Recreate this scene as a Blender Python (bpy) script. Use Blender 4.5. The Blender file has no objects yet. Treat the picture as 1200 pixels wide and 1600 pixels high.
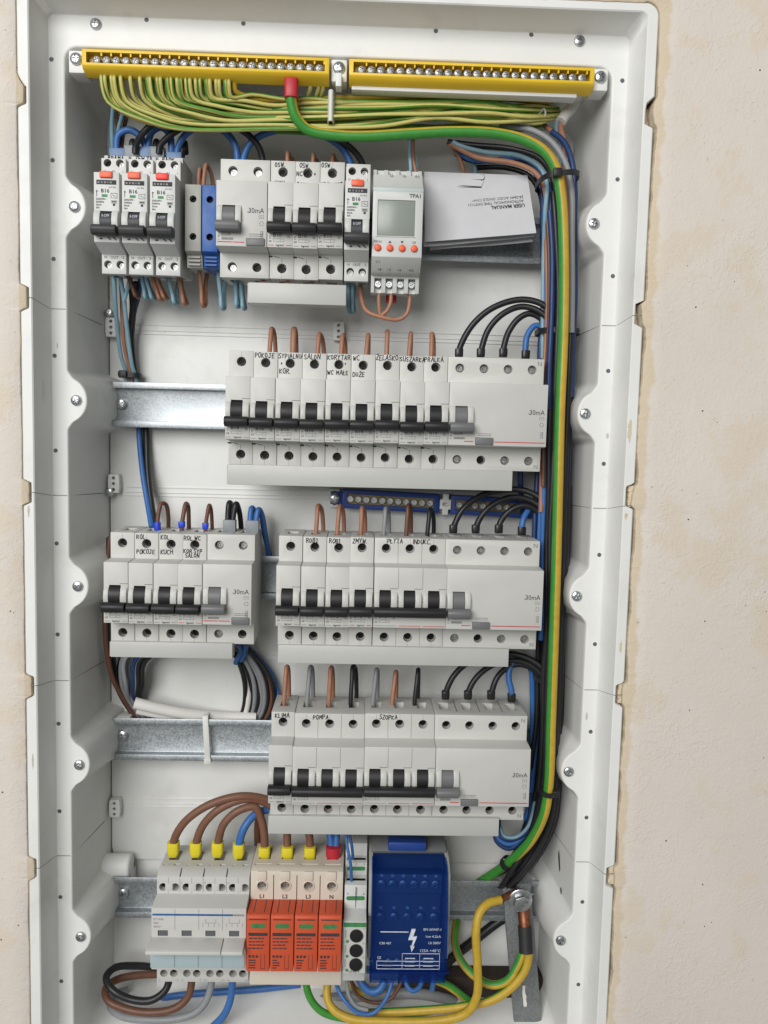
import bpy, bmesh, math, random
from mathutils import Vector, Matrix
random.seed(7)
S = 0.001                      # everything below is written in millimetres
sc = bpy.context.scene
C = sc.collection

# ------------------------------------------------------------------ camera
CAM_F, CAM_P = 1300.9144, Vector((204.7969, -604.5418, -154.4548))
CAM_YAW, CAM_PITCH, CAM_ROLL = 0.0284, -0.0904, 0.025
def cam_axes():
    cy, sy = math.cos(CAM_YAW), math.sin(CAM_YAW); cp, sp = math.cos(CAM_PITCH), math.sin(CAM_PITCH)
    fwd = Vector((sy*cp, cy*cp, sp)); right = Vector((cy, -sy, 0)); up = right.cross(fwd)
    cr, sr = math.cos(CAM_ROLL), math.sin(CAM_ROLL)
    return cr*right + sr*up, -sr*right + cr*up, fwd
A_R, A_U, A_F = cam_axes()
cam_d = bpy.data.cameras.new('camera'); cam = bpy.data.objects.new('camera', cam_d); C.objects.link(cam)
cam_d.sensor_fit = 'HORIZONTAL'; cam_d.sensor_width = 36; cam_d.lens = CAM_F/1200*36
cam_d.clip_start = 0.01; cam_d.clip_end = 50
cam.matrix_world = Matrix(((A_R.x, A_U.x, -A_F.x, CAM_P.x*S), (A_R.y, A_U.y, -A_F.y, CAM_P.y*S), (A_R.z, A_U.z, -A_F.z, CAM_P.z*S), (0, 0, 0, 1)))
sc.camera = cam
sc.render.resolution_x, sc.render.resolution_y = 768, 1024

# ------------------------------------------------------------------ light
w = bpy.data.worlds.new('World'); sc.world = w; w.use_nodes = True
bg = w.node_tree.nodes['Background']; bg.inputs[0].default_value = (0.97, 1.0, 0.98, 1); bg.inputs[1].default_value = 0.22
def area(name, loc, target, size, energy, col):
    l = bpy.data.lights.new(name, 'AREA'); l.shape = 'RECTANGLE'; l.size, l.size_y = size; l.energy = energy; l.color = col
    o = bpy.data.objects.new(name, l); C.objects.link(o); o.location = loc
    o.rotation_euler = (Vector(target) - Vector(loc)).to_track_quat('-Z', 'Y').to_euler()
area('window_light', (-0.65, -2.05, 0.62), (0.18, 0, -0.25), (1.5, 1.4), 61, (1.0, 0.995, 0.985))
vs = sc.view_settings; vs.view_transform = 'Standard'; vs.look = 'None'; vs.exposure = 0.0; vs.gamma = 1.0
try: vs.use_curve_mapping = False
except Exception: pass
sc.cycles.max_bounces = 8; sc.cycles.transparent_max_bounces = 12
sc.cycles.use_denoising = True

# ------------------------------------------------------------------ materials
def lin(c): c /= 255; return c/12.92 if c <= 0.04045 else ((c+0.055)/1.055)**2.4
def rgb(r, g, b): return (lin(r), lin(g), lin(b), 1)
def nodes(name):
    m = bpy.data.materials.new(name); m.use_nodes = True; nt = m.node_tree
    return m, nt, nt.nodes['Principled BSDF']
def noise(nt, scale, detail=4, rough=.55, co=None):
    n = nt.nodes.new('ShaderNodeTexNoise'); n.inputs['Scale'].default_value = scale; n.inputs['Detail'].default_value = detail
    n.inputs['Roughness'].default_value = rough
    if co: nt.links.new(co, n.inputs['Vector'])
    return n
def ramp(nt, src, stops):
    r = nt.nodes.new('ShaderNodeValToRGB'); e = r.color_ramp.elements
    while len(e) < len(stops): e.new(0.5)
    for k, (p, c) in enumerate(stops): e[k].position = p; e[k].color = c
    nt.links.new(src, r.inputs[0]); return r
def coords(nt): return nt.nodes.new('ShaderNodeTexCoord').outputs['Object']
def geo(nt): return nt.nodes.new('ShaderNodeNewGeometry').outputs['Position']
def mix(nt, fac, a, b):
    m = nt.nodes.new('ShaderNodeMix'); m.data_type = 'RGBA'
    for v, i in ((fac, 0), (a, 6), (b, 7)):
        if hasattr(v, 'links'): nt.links.new(v, m.inputs[i])
        else: m.inputs[i].default_value = v
    return m.outputs[2]
def bump(nt, p, h, dist, strength=1.0, prev=None):
    b = nt.nodes.new('ShaderNodeBump'); b.inputs['Distance'].default_value = dist; b.inputs['Strength'].default_value = strength
    nt.links.new(h, b.inputs['Height'])
    if prev: nt.links.new(prev, b.inputs['Normal'])
    nt.links.new(b.outputs[0], p.inputs['Normal']); return b.outputs[0]
def plastic(name, col, rough=.45, var=.06, grain=.00004, dirt=0.0, scale=45, spec=.4, specks=0.0):
    m, nt, p = nodes(name); g = geo(nt)
    n = noise(nt, scale, 5, .6, g)
    lo = tuple(max(0, c*(1-var)) for c in col[:3]) + (1,); hi = tuple(min(1, c*(1+var)) for c in col[:3]) + (1,)
    out = ramp(nt, n.outputs[0], [(.3, lo), (.7, hi)]).outputs[0]
    if dirt:
        d = noise(nt, 17, 8, .68, g); f = ramp(nt, d.outputs[0], [(.56, (0, 0, 0, 1)), (.78, (dirt,)*3 + (1,))])
        out = mix(nt, f.outputs[0], out, tuple(c*.55*k for c, k in zip(col[:3], (1, .93, .82))) + (1,))
    if specks:
        d = noise(nt, 260, 6, .8, g); f = ramp(nt, d.outputs[0], [(.64, (0, 0, 0, 1)), (.70, (specks,)*3 + (1,))]); k_ = noise(nt, 30, 4, .6, g)
        f2 = ramp(nt, k_.outputs[0], [(.46, (0, 0, 0, 1)), (.62, (1, 1, 1, 1))]); fm = nt.nodes.new('ShaderNodeMath'); fm.operation = 'MULTIPLY'; nt.links.new(f.outputs[0], fm.inputs[0]); nt.links.new(f2.outputs[0], fm.inputs[1])
        out = mix(nt, fm.outputs[0], out, rgb(150, 140, 124))
    nt.links.new(out, p.inputs['Base Color'])
    r = noise(nt, 130, 3, .5, g); rr_ = nt.nodes.new('ShaderNodeMapRange'); rr_.inputs[3].default_value = rough-.08; rr_.inputs[4].default_value = rough+.1
    nt.links.new(r.outputs[0], rr_.inputs[0]); nt.links.new(rr_.outputs[0], p.inputs['Roughness'])
    p.inputs['Specular IOR Level'].default_value = spec
    if grain: bump(nt, p, noise(nt, 900, 2, .5, g).outputs[0], grain)
    return m
def metal(name, col, rough=.3, spangle=0, dirt=0):
    m, nt, p = nodes(name); g = geo(nt); p.inputs['Metallic'].default_value = .92
    if spangle:
        v = nt.nodes.new('ShaderNodeTexVoronoi'); v.inputs['Scale'].default_value = spangle; nt.links.new(g, v.inputs['Vector'])
        w2 = noise(nt, 60, 5, .6, g)
        f = mix(nt, .45, v.outputs['Color'], w2.outputs['Color'])
        bw = nt.nodes.new('ShaderNodeRGBToBW'); nt.links.new(f, bw.inputs[0])
        out = ramp(nt, bw.outputs[0], [(.3, tuple(c*.84 for c in col[:3])+(1,)), (.68, tuple(min(1, c*1.18) for c in col[:3])+(1,))]).outputs[0]
        rr_ = nt.nodes.new('ShaderNodeMapRange'); rr_.inputs[3].default_value = rough-.12; rr_.inputs[4].default_value = rough+.18
        nt.links.new(bw.outputs[0], rr_.inputs[0]); nt.links.new(rr_.outputs[0], p.inputs['Roughness'])
        bump(nt, p, w2.outputs[0], .00025)
    else:
        n = noise(nt, 350, 4, .6, g)
        out = ramp(nt, n.outputs[0], [(.35, tuple(c*.6 for c in col[:3])+(1,)), (.6, col)]).outputs[0]
        p.inputs['Roughness'].default_value = rough
    nt.links.new(out, p.inputs['Base Color']); return m
def flat(name, col, rough=.6, spec=.3):
    m, nt, p = nodes(name); g = geo(nt); n = noise(nt, 300, 3, .5, g)
    nt.links.new(ramp(nt, n.outputs[0], [(.3, tuple(c*.8 for c in col[:3])+(1,)), (.7, tuple(min(1, c*1.15) for c in col[:3])+(1,))]).outputs[0], p.inputs['Base Color'])
    p.inputs['Roughness'].default_value = rough; p.inputs['Specular IOR Level'].default_value = spec
    return m
def wall_mat():
    m, nt, p = nodes('wall_plaster'); g = geo(nt)
    big = noise(nt, 9, 6, .62, g); patch = noise(nt, 24, 7, .62, g); fine = noise(nt, 420, 4, .6, g)
    base = ramp(nt, big.outputs[0], [(.3, rgb(206, 197, 187)), (.7, rgb(213, 204, 195))]).outputs[0]
    pf = ramp(nt, patch.outputs[0], [(.54, (0, 0, 0, 1)), (.60, (.36,)*3+(1,)), (.8, (.5,)*3+(1,))])
    c1 = mix(nt, pf.outputs[0], base, rgb(206, 190, 164))
    sx = nt.nodes.new('ShaderNodeSeparateXYZ'); nt.links.new(g, sx.inputs[0])
    # raw filler around the cabinet opening (its own band of material, uneven in width)
    def side(edge, wdt, sgn):
        a = nt.nodes.new('ShaderNodeMath'); a.operation = 'SUBTRACT'; nt.links.new(sx.outputs[0], a.inputs[0]); a.inputs[1].default_value = edge
        b = nt.nodes.new('ShaderNodeMath'); b.operation = 'MULTIPLY'; nt.links.new(a.outputs[0], b.inputs[0]); b.inputs[1].default_value = sgn/wdt
        return b.outputs[0]
    wob = noise(nt, 60, 5, .6, g)
    sl_, sr_ = side(-.028, .0012, -1), side(.396, .017, 1)
    mxn = nt.nodes.new('ShaderNodeMath'); mxn.operation = 'MAXIMUM'; nt.links.new(sl_, mxn.inputs[0]); nt.links.new(sr_, mxn.inputs[1]); s = mxn.outputs[0]
    ad = nt.nodes.new('ShaderNodeMath'); ad.operation = 'SUBTRACT'; nt.links.new(wob.outputs[0], ad.inputs[0]); nt.links.new(s, ad.inputs[1])
    band = ramp(nt, ad.outputs[0], [(.0, (0, 0, 0, 1)), (.14, (.85,)*3+(1,))])
    c2 = mix(nt, band.outputs[0], c1, rgb(200, 184, 159))
    vor = nt.nodes.new('ShaderNodeTexVoronoi'); vor.inputs['Scale'].default_value = 85; vor.inputs['Randomness'].default_value = 1; nt.links.new(g, vor.inputs['Vector'])
    pit = ramp(nt, vor.outputs['Distance'], [(.03, (1, 1, 1, 1)), (.055, (0, 0, 0, 1))])
    rare = noise(nt, 35, 2, .5, g); rf = ramp(nt, rare.outputs[0], [(.52, (0, 0, 0, 1)), (.60, (1, 1, 1, 1))])
    pm = nt.nodes.new('ShaderNodeMath'); pm.operation = 'MULTIPLY'; nt.links.new(pit.outputs[0], pm.inputs[0]); nt.links.new(rf.outputs[0], pm.inputs[1])
    tiny = noise(nt, 330, 3, .6, g); tf = ramp(nt, tiny.outputs[0], [(.66, (0, 0, 0, 1)), (.72, (1, 1, 1, 1))]); tm = nt.nodes.new('ShaderNodeMath'); tm.operation = 'MULTIPLY'; nt.links.new(tf.outputs[0], tm.inputs[0]); tm.inputs[1].default_value = .45
    c25 = mix(nt, tm.outputs[0], c2, rgb(170, 158, 142))
    c3 = mix(nt, pm.outputs[0], c25, rgb(118, 106, 92))
    sq = noise(nt, 120, 3, .55, g); s1 = nt.nodes.new('ShaderNodeMath'); s1.operation = 'SUBTRACT'; nt.links.new(sq.outputs[0], s1.inputs[0]); s1.inputs[1].default_value = .5
    s2 = nt.nodes.new('ShaderNodeMath'); s2.operation = 'ABSOLUTE'; nt.links.new(s1.outputs[0], s2.inputs[0])
    line = ramp(nt, s2.outputs[0], [(.0, (1, 1, 1, 1)), (.05, (0, 0, 0, 1))]); msk = noise(nt, 22, 5, .65, g); mr = ramp(nt, msk.outputs[0], [(.47, (0, 0, 0, 1)), (.60, (1, 1, 1, 1))])
    sq_h = nt.nodes.new('ShaderNodeMath'); sq_h.operation = 'MULTIPLY'; nt.links.new(line.outputs[0], sq_h.inputs[0]); nt.links.new(mr.outputs[0], sq_h.inputs[1])
    nt.links.new(c3, p.inputs['Base Color']); p.inputs['Roughness'].default_value = .85; p.inputs['Specular IOR Level'].default_value = .2
    med = noise(nt, 130, 6, .62, g)
    n1 = bump(nt, p, pf.outputs[0], .0003, .5)
    n2 = bump(nt, p, med.outputs[0], .0009, .45, n1)
    n25 = bump(nt, p, sq_h.outputs[0], .0003, .5, n2)
    n3 = bump(nt, p, fine.outputs[0], .0005, .6, n25)
    inv = nt.nodes.new('ShaderNodeMath'); inv.operation = 'MULTIPLY'; nt.links.new(pm.outputs[0], inv.inputs[0]); inv.inputs[1].default_value = -1
    bump(nt, p, inv.outputs[0], .002, 1, n3)
    return m
def blue_clear():
    m, nt, p = nodes('blue_clear_plastic')
    p.inputs['Base Color'].default_value = rgb(10, 50, 122); p.inputs['Roughness'].default_value = .1; p.inputs['Specular IOR Level'].default_value = .7
    t = nt.nodes.new('ShaderNodeBsdfTransparent'); t.inputs[0].default_value = rgb(206, 226, 250)
    fr = nt.nodes.new('ShaderNodeMixShader'); fr.inputs[0].default_value = .26
    nt.links.new(t.outputs[0], fr.inputs[1]); nt.links.new(p.outputs[0], fr.inputs[2])
    nt.links.new(fr.outputs[0], nt.nodes['Material Output'].inputs[0]); return m
def pale_clear(name, col, f):
    m, nt, p = nodes(name); p.inputs['Base Color'].default_value = col; p.inputs['Roughness'].default_value = .15
    t = nt.nodes.new('ShaderNodeBsdfTransparent'); t.inputs[0].default_value = (.93, .97, .98, 1)
    fr = nt.nodes.new('ShaderNodeMixShader'); fr.inputs[0].default_value = f
    nt.links.new(t.outputs[0], fr.inputs[1]); nt.links.new(p.outputs[0], fr.inputs[2])
    nt.links.new(fr.outputs[0], nt.nodes['Material Output'].inputs[0]); return m
M = dict(
    wall=wall_mat(),
    shell=plastic('shell_white', rgb(220, 220, 217), .5, .03, .00005, .34, 20, .4, .5),
    device=plastic('device_white', rgb(191, 190, 185), .45, .02, .00003),
    rcbo=plastic('device_cool_white', rgb(194, 195, 192), .42, .02, .00003),
    cream=plastic('arrester_cream', rgb(206, 196, 181), .45, .02, .00003),
    comb=plastic('comb_grey_white', rgb(181, 181, 177), .4, .02, .00002),
    greytb=plastic('terminal_grey', rgb(158, 157, 150), .5, .03),
    bluetb=plastic('terminal_blue', rgb(36, 84, 152), .45, .05),
    black=plastic('black_plastic', rgb(33, 33, 34), .5, .12, .00002, 0, 120),
    charcoal=plastic('charcoal_plastic', rgb(56, 56, 58), .5, .08, .00002),
    grey=plastic('grey_plastic', rgb(106, 107, 107), .45, .06, .00002),
    dgrey=plastic('dark_grey_plastic', rgb(88, 90, 92), .5, .06),
    hole=flat('dark_hole', rgb(22, 22, 22), .8, .1),
    orange=plastic('orange_button', rgb(226, 92, 54), .4, .04),
    redbtn=plastic('red_button', rgb(235, 48, 34), .4, .04),
    arrester=plastic('arrester_orange', rgb(196, 80, 48), .5, .05, .00004),
    ink=flat('print_ink', rgb(58, 58, 60), .7), inkgrey=flat('print_grey', rgb(138, 138, 138), .7), marker=flat('marker_ink', rgb(28, 27, 30), .5),
    inkwhite=flat('print_white', rgb(205, 212, 222), .6), redline=flat('red_line', rgb(190, 50, 62), .6), blueline=flat('blue_line', rgb(45, 92, 150), .5),
    green=flat('green_print', rgb(62, 128, 78), .5), screen=plastic('lcd_screen', rgb(136, 142, 134), .25, .02, 0),
    zinc=metal('zinc_screw', rgb(196, 198, 199), .3), bar_screw=metal('bar_screw_metal', rgb(196, 195, 190), .5), clamp=metal('clamp_screw_metal', rgb(176, 175, 172), .36), steel=metal('dark_screw', rgb(44, 43, 42), .45),
    rail=metal('galvanised_steel', rgb(176, 181, 184), .48, 900), bracket=metal('bracket_steel', rgb(140, 144, 145), .55, 900),
    brass=metal('brass_strip', rgb(128, 116, 88), .5), copper=metal('copper', rgb(150, 98, 74), .5),
    yellow=plastic('bar_yellow', rgb(224, 186, 44), .42, .05), navy=plastic('bar_blue', rgb(32, 62, 132), .45, .08),
    blueclear=blue_clear(), paleclear=pale_clear('pale_clear_plastic', rgb(196, 212, 216), .5), lipclear=pale_clear('clear_lip', rgb(226, 226, 222), .10),
    paper=plastic('paper', rgb(194, 193, 196), .75, .03, .00006, 0, 60, .2),
    wblack=plastic('wire_black', rgb(32, 32, 34), .4, .12, .00003, 0, 200), wblue=plastic('wire_blue', rgb(56, 102, 162), .42, .1, .00003, 0, 200),
    wdblue=plastic('wire_dark_blue', rgb(32, 54, 98), .42, .1, .00003, 0, 200),
    wsky=plastic('wire_light_blue', rgb(126, 160, 174), .45, .08, .00003, 0, 200), wbrown=plastic('wire_brown', rgb(158, 112, 88), .45, .08, .00003, 0, 200),
    wdbrown=plastic('wire_dark_brown', rgb(104, 70, 54), .45, .1, .00003, 0, 200), wthick=plastic('wire_thick_brown', rgb(116, 80, 62), .5, .08, .00003, 0, 200),
    wgrey=plastic('wire_grey', rgb(134, 136, 138), .45, .06, .00003, 0, 200), wwhite=plastic('sheath_white', rgb(214, 212, 206), .5, .04),
    wpale=plastic('earth_pale_yellow', rgb(188, 180, 104), .45, .07, .00003, 0, 200), wgreen=plastic('earth_green', rgb(84, 134, 46), .45, .1, .00003, 0, 200),
    wyel=plastic('earth_yellow', rgb(186, 154, 50), .45, .1, .00003, .5, 200), wdgreen=plastic('earth_deep_green', rgb(58, 134, 50), .45, .1, .00003, 0, 200),
    fyel=plastic('ferrule_yellow', rgb(212, 196, 44), .4, .05), fred=plastic('ferrule_red', rgb(176, 40, 52), .4, .05), fblue=plastic('ferrule_blue', rgb(42, 70, 200), .4, .05),
    fblack=plastic('ferrule_black', rgb(30, 30, 31), .3, .1), fgrey=plastic('ferrule_grey', rgb(132, 136, 140), .45, .04), fsky=plastic('ferrule_slate_blue', rgb(96, 122, 158), .45, .04),
    tie=plastic('tie_black', rgb(34, 34, 35), .45, .1), wtie=plastic('tie_white', rgb(206, 206, 200), .4, .04), tape=plastic('black_tape', rgb(40, 40, 41), .55, .15),
    rubble=plastic('raw_masonry', rgb(58, 48, 41), .9, .35, .0015, 0, 60), filler=plastic('gypsum_filler', rgb(212, 197, 170), .9, .12, .0012, 0, 90),
    smoke=flat('soot_mark', rgb(60, 58, 56), .8), seam=flat('seam_grey', rgb(120, 118, 114), .7), stain=plastic('stain', rgb(186, 180, 170), .7, .1),
)

# ------------------------------------------------------------------ mesh helpers
class MB:
    def __init__(s): s.v = []; s.f = []; s.m = []
    def add(s, vs, fs, mi=0):
        o = len(s.v); s.v += [tuple(a) for a in vs]
        for f in fs: s.f.append([o+i for i in f]); s.m.append(mi)
        return s
    def box(s, x0, x1, y0, y1, z0, z1, mi=0):
        return s.add([(x0, y0, z0), (x1, y0, z0), (x1, y1, z0), (x0, y1, z0), (x0, y0, z1), (x1, y0, z1), (x1, y1, z1), (x0, y1, z1)],
                     [(0, 3, 2, 1), (4, 5, 6, 7), (0, 1, 5, 4), (1, 2, 6, 5), (2, 3, 7, 6), (3, 0, 4, 7)], mi)
    def prism_x(s, prof, x0, x1, mi=0):           # prof: (y, z) loop
        n = len(prof)
        return s.add([(x0, y, z) for y, z in prof] + [(x1, y, z) for y, z in prof],
                     [list(range(n))[::-1], list(range(n, 2*n))] + [(i, (i+1) % n, n+(i+1) % n, n+i) for i in range(n)], mi)
    def prism_y(s, prof, y0, y1, mi=0):           # prof: (x, z) loop
        n = len(prof)
        return s.add([(x, y0, z) for x, z in prof] + [(x, y1, z) for x, z in prof],
                     [list(range(n)), list(range(n, 2*n))[::-1]] + [(i, n+i, n+(i+1) % n, (i+1) % n) for i in range(n)], mi)
    def cyl(s, c, r, y0, y1, n=16, mi=0, axis='y', r1=None):
        r1 = r if r1 is None else r1
        vs = []
        for y, q in ((y0, r), (y1, r1)):
            for k in range(n):
                a = 2*math.pi*k/n; p, t = math.cos(a)*q, math.sin(a)*q
                vs.append({'y': (c[0]+p, y, c[1]+t), 'z': (c[0]+p, c[1]+t, y), 'x': (y, c[0]+p, c[1]+t)}[axis])
        return s.add(vs, [list(range(n)), list(range(n, 2*n))[::-1]] + [(k, n+k, n+(k+1) % n, (k+1) % n) for k in range(n)], mi)
    def lathe(s, c, prof, n=18, mi=0, caps=True):            # prof: (r, y); axis along y at (x, z)=c
        vs = []; fs = []
        for r, y in prof:
            for k in range(n):
                a = 2*math.pi*k/n; vs.append((c[0]+math.cos(a)*r, y, c[1]+math.sin(a)*r))
        for i in range(len(prof)-1):
            for k in range(n): fs.append((i*n+k, (i+1)*n+k, (i+1)*n+(k+1) % n, i*n+(k+1) % n))
        if caps: fs.append(list(range((len(prof)-1)*n, len(prof)*n))); fs.append(list(range(n))[::-1])
        return s.add(vs, fs, mi)
    def tube(s, pts, r, n=8, stripe=None, twist=0.0, phase=0.0, mi=0):
        pts = [Vector(p) for p in pts]; up = Vector((0, 0, 1)); rings = []; prev = None; L = 0
        for i, p in enumerate(pts):
            t = (pts[min(i+1, len(pts)-1)] - pts[max(i-1, 0)]).normalized()
            if prev is None:
                a = Vector((0, -1, 0)) if abs(t.y) < .8 else Vector((1, 0, 0)); a = (a - t*a.dot(t)).normalized()
            else: a = (prev - t*prev.dot(t)).normalized()
            prev = a; b = t.cross(a)
            if i: L += (p-pts[i-1]).length
            q = phase + (twist(i/(len(pts)-1)) if callable(twist) else twist*L); rr = r(i/(len(pts)-1)) if callable(r) else r
            rings.append([p + (a*math.cos(2*math.pi*k/n+q) + b*math.sin(2*math.pi*k/n+q))*rr for k in range(n)])
        o = len(s.v)
        for R in rings: s.v += [tuple(v) for v in R]
        for i in range(len(rings)-1):
            for k in range(n):
                s.f.append([o+i*n+k, o+i*n+(k+1) % n, o+(i+1)*n+(k+1) % n, o+(i+1)*n+k]); s.m.append(mi if stripe is None else (1 if k in stripe else 0))
        s.f.append([o+k for k in range(n)][::-1]); s.m.append(mi); s.f.append([o+(len(rings)-1)*n+k for k in range(n)]); s.m.append(mi)
        return s
    def mesh(s, name='m', bevel=0, seg=2, angle=35, smooth=True, fix=True):
        me = bpy.data.meshes.new(name); me.from_pydata([(x*S, y*S, z*S) for x, y, z in s.v], [], s.f)
        for p, i in zip(me.polygons, s.m): p.material_index = i
        bm = bmesh.new(); bm.from_mesh(me)
        if fix: bmesh.ops.recalc_face_normals(bm, faces=bm.faces)
        if bevel:
            ed = [e for e in bm.edges if len(e.link_faces) == 2 and e.calc_face_angle(0) > math.radians(30)]
            bmesh.ops.bevel(bm, geom=ed, offset=bevel*S, offset_type='OFFSET', segments=seg, profile=.5, affect='EDGES', clamp_overlap=True)
        bm.to_mesh(me); bm.free()
        if smooth:
            me.shade_smooth(); me.set_sharp_from_angle(angle=math.radians(angle))
        me.update(); return me
def cut(me, cutter, angle=35):
    a = bpy.data.objects.new('a', me); b = bpy.data.objects.new('b', cutter); C.objects.link(a); C.objects.link(b)
    md = a.modifiers.new('d', 'BOOLEAN'); md.operation = 'DIFFERENCE'; md.object = b; md.solver = 'EXACT'
    dg = bpy.context.evaluated_depsgraph_get()
    out = bpy.data.meshes.new_from_object(a.evaluated_get(dg)); out.shade_smooth(); out.set_sharp_from_angle(angle=math.radians(angle))
    for o in (a, b): bpy.data.objects.remove(o)
    return out
def link(name, me, mats, parent=None, loc=(0, 0, 0), rot=None):
    if mats is not None and len(me.materials) == 0:
        for m in (mats if isinstance(mats, (list, tuple)) else [mats]): me.materials.append(M[m])
    o = bpy.data.objects.new(name, me); C.objects.link(o); o.location = Vector(loc)*S
    if rot: o.rotation_euler = rot
    if parent: o.parent = parent
    return o
def part(name, mb, mats, parent, loc=(0, 0, 0), bevel=0, rot=None, seg=2):
    return link(name, mb if isinstance(mb, bpy.types.Mesh) else mb.mesh(name, bevel, seg), mats, parent, loc, rot)
def tag(o, label, cat, group=None):
    o['label'] = label; o['category'] = cat
    if group: o['group'] = group
    return o
def thing(name, label, cat, loc=(0, 0, 0), group=None, rot=None):
    o = bpy.data.objects.new(name, None); C.objects.link(o); o.location = Vector(loc)*S; o.empty_display_size = .01
    if rot: o.rotation_euler = rot
    return tag(o, label, cat, group)
CACHE = {}
def cached(key, fn):
    if key not in CACHE: CACHE[key] = fn()
    return CACHE[key]
def at(px, py, y):             # point of the photograph at a known depth y (mm)
    d = A_R*((px-600)/CAM_F) + A_U*((800-py)/CAM_F) + A_F
    return CAM_P + d*((y-CAM_P.y)/d.y)
def spline(pts, per=7):
    P = [Vector(p) for p in pts]; P = [P[0]*2-P[1]] + P + [P[-1]*2-P[-2]]; out = []
    for i in range(1, len(P)-2):
        p0, p1, p2, p3 = P[i-1:i+3]
        t0 = 0; t1 = t0+max((p1-p0).length, 1e-3)**.5; t2 = t1+max((p2-p1).length, 1e-3)**.5; t3 = t2+max((p3-p2).length, 1e-3)**.5
        for k in range(per):
            t = t1+(t2-t1)*k/per
            a1 = p0*((t1-t)/(t1-t0))+p1*((t-t0)/(t1-t0)); a2 = p1*((t2-t)/(t2-t1))+p2*((t-t1)/(t2-t1)); a3 = p2*((t3-t)/(t3-t2))+p3*((t-t2)/(t3-t2))
            b1 = a1*((t2-t)/(t2-t0))+a2*((t-t0)/(t2-t0)); b2 = a2*((t3-t)/(t3-t1))+a3*((t-t1)/(t3-t1))
            out.append(b1*((t2-t)/(t2-t1))+b2*((t-t1)/(t2-t1)))
    out.append(P[-2]); return out

# print (typeset) and handwriting, both flat ink on the surface
def text_mesh(s, bold=False):
    def mk():
        cu = bpy.data.curves.new('t', 'FONT'); cu.body = s; cu.size = 1.0; cu.resolution_u = 2; cu.align_x = 'LEFT'
        cu.offset = .018 if bold else 0.0
        o = bpy.data.objects.new('t', cu); C.objects.link(o)
        me = bpy.data.meshes.new_from_object(o.evaluated_get(bpy.context.evaluated_depsgraph_get())); bpy.data.objects.remove(o)
        xs = [v.co.x for v in me.vertices] or [0]
        for v in me.vertices: v.co = (v.co.x, 0, v.co.y)
        return me, (max(xs)-min(xs), min(xs))
    return cached(('txt', s, bold), mk)
def text(s, h, x, y, z, mat, parent, align='c', bold=False, sx=1.0, rot=None, name='lettering'):
    # h: cap height in mm
    me0, (wd, mn) = text_mesh(s, bold); k = h/.69
    me = cached(('txm', s, bold, mat), lambda: me0.copy())
    if len(me.materials) == 0: me.materials.append(M[mat])
    o = bpy.data.objects.new(name, me); C.objects.link(o); o.parent = parent
    off = {'c': wd/2+mn, 'l': mn, 'r': wd+mn}[align]
    o.scale = (k*S*sx, k*S, k*S)
    if rot:
        o.rotation_euler = (0, rot, 0); c, n = math.cos(rot), math.sin(rot)
        o.location = ((x-off*k*sx*c)*S, y*S, (z+off*k*sx*n)*S)
    else: o.location = ((x-off*k*sx)*S, y*S, z*S)
    return o
GL = {'A': ['0,0 2,6 4,0', '.8,2.2 3.2,2.2'], 'B': ['0,0 0,6 2.6,5.8 3,4.6 2.2,3.3 0,3', '2.2,3.3 3.6,2 3,.4 0,0'], 'C': ['3.8,5.2 2,6 .3,4.5 0,2.5 .8,.4 2.4,0 3.8,.8'],
 'D': ['0,0 0,6 2.4,5.4 3.8,3 2.6,.5 0,0'], 'E': ['3.4,6 0,5.8 0,0 3.6,.2', '0,3 2.8,3.1'], 'H': ['0,0 0,6', '3.6,0 3.6,6', '0,3 3.6,3.2'], 'I': ['1,0 1.1,6'],
 'J': ['3,6 3,1.2 2,0 .6,.2 0,1.4', '1.2,6 4,6'], 'K': ['0,0 0,6', '3.6,6 0,2.6 3.8,0'], 'L': ['0,6 0,0 3.2,.2'], 'M': ['0,0 .3,6 2.1,2.2 4,6 4.3,0'], 'N': ['0,0 0,6 3.6,0 3.7,6'],
 'O': ['1.8,6 .2,4.6 0,2 1.4,0 3,.6 3.7,3 3,5.4 1.8,6'], 'P': ['0,0 0,6 2.8,5.8 3.4,4.3 2.4,3 0,2.7'], 'R': ['0,0 0,6 2.8,5.8 3.3,4.4 2.2,3.1 0,2.9', '1.6,3 3.8,0'],
 'S': ['3.5,5.4 2,6 .4,5 .8,3.5 2.8,2.6 3.4,1.2 2,0 0,.6'], 'T': ['0,6 4,6', '2,6 2,0'], 'U': ['0,6 .2,1.2 1.4,0 3,.6 3.6,2 3.6,6'], 'V': ['0,6 1.8,0 3.8,6'], 'W': ['0,6 .9,0 2.2,4 3.4,0 4.6,6'],
 'Y': ['0,6 1.8,3 3.8,6', '1.8,3 1.6,0'], 'Z': ['0,6 3.6,6 .2,0 3.8,.1'], '.': ['.2,0 .5,.3'], '+': ['0,2.6 2.4,2.6', '1.2,4 1.2,1.2'], '1': ['.2,4.6 1.4,6 1.4,0'], '2': ['.2,5 1.6,6 3,5 2.4,3 .2,0 3.6,.1'],
 'X': ['0,0 3.6,6', '0,6 3.6,0'], 'Q': ['0,6 3.6,6 .2,0 3.8,.1', '.8,3 2.8,3.1', '1.8,7 2.2,7.8'], '|': ['0,6 0,0 3.2,.2', '-.8,2.4 1.8,4'], 'G': ['3.8,5.2 2,6 .3,4.5 0,2 1.4,0 3.6,.6 3.6,2.8 2.2,2.8'], ' ': []}
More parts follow.
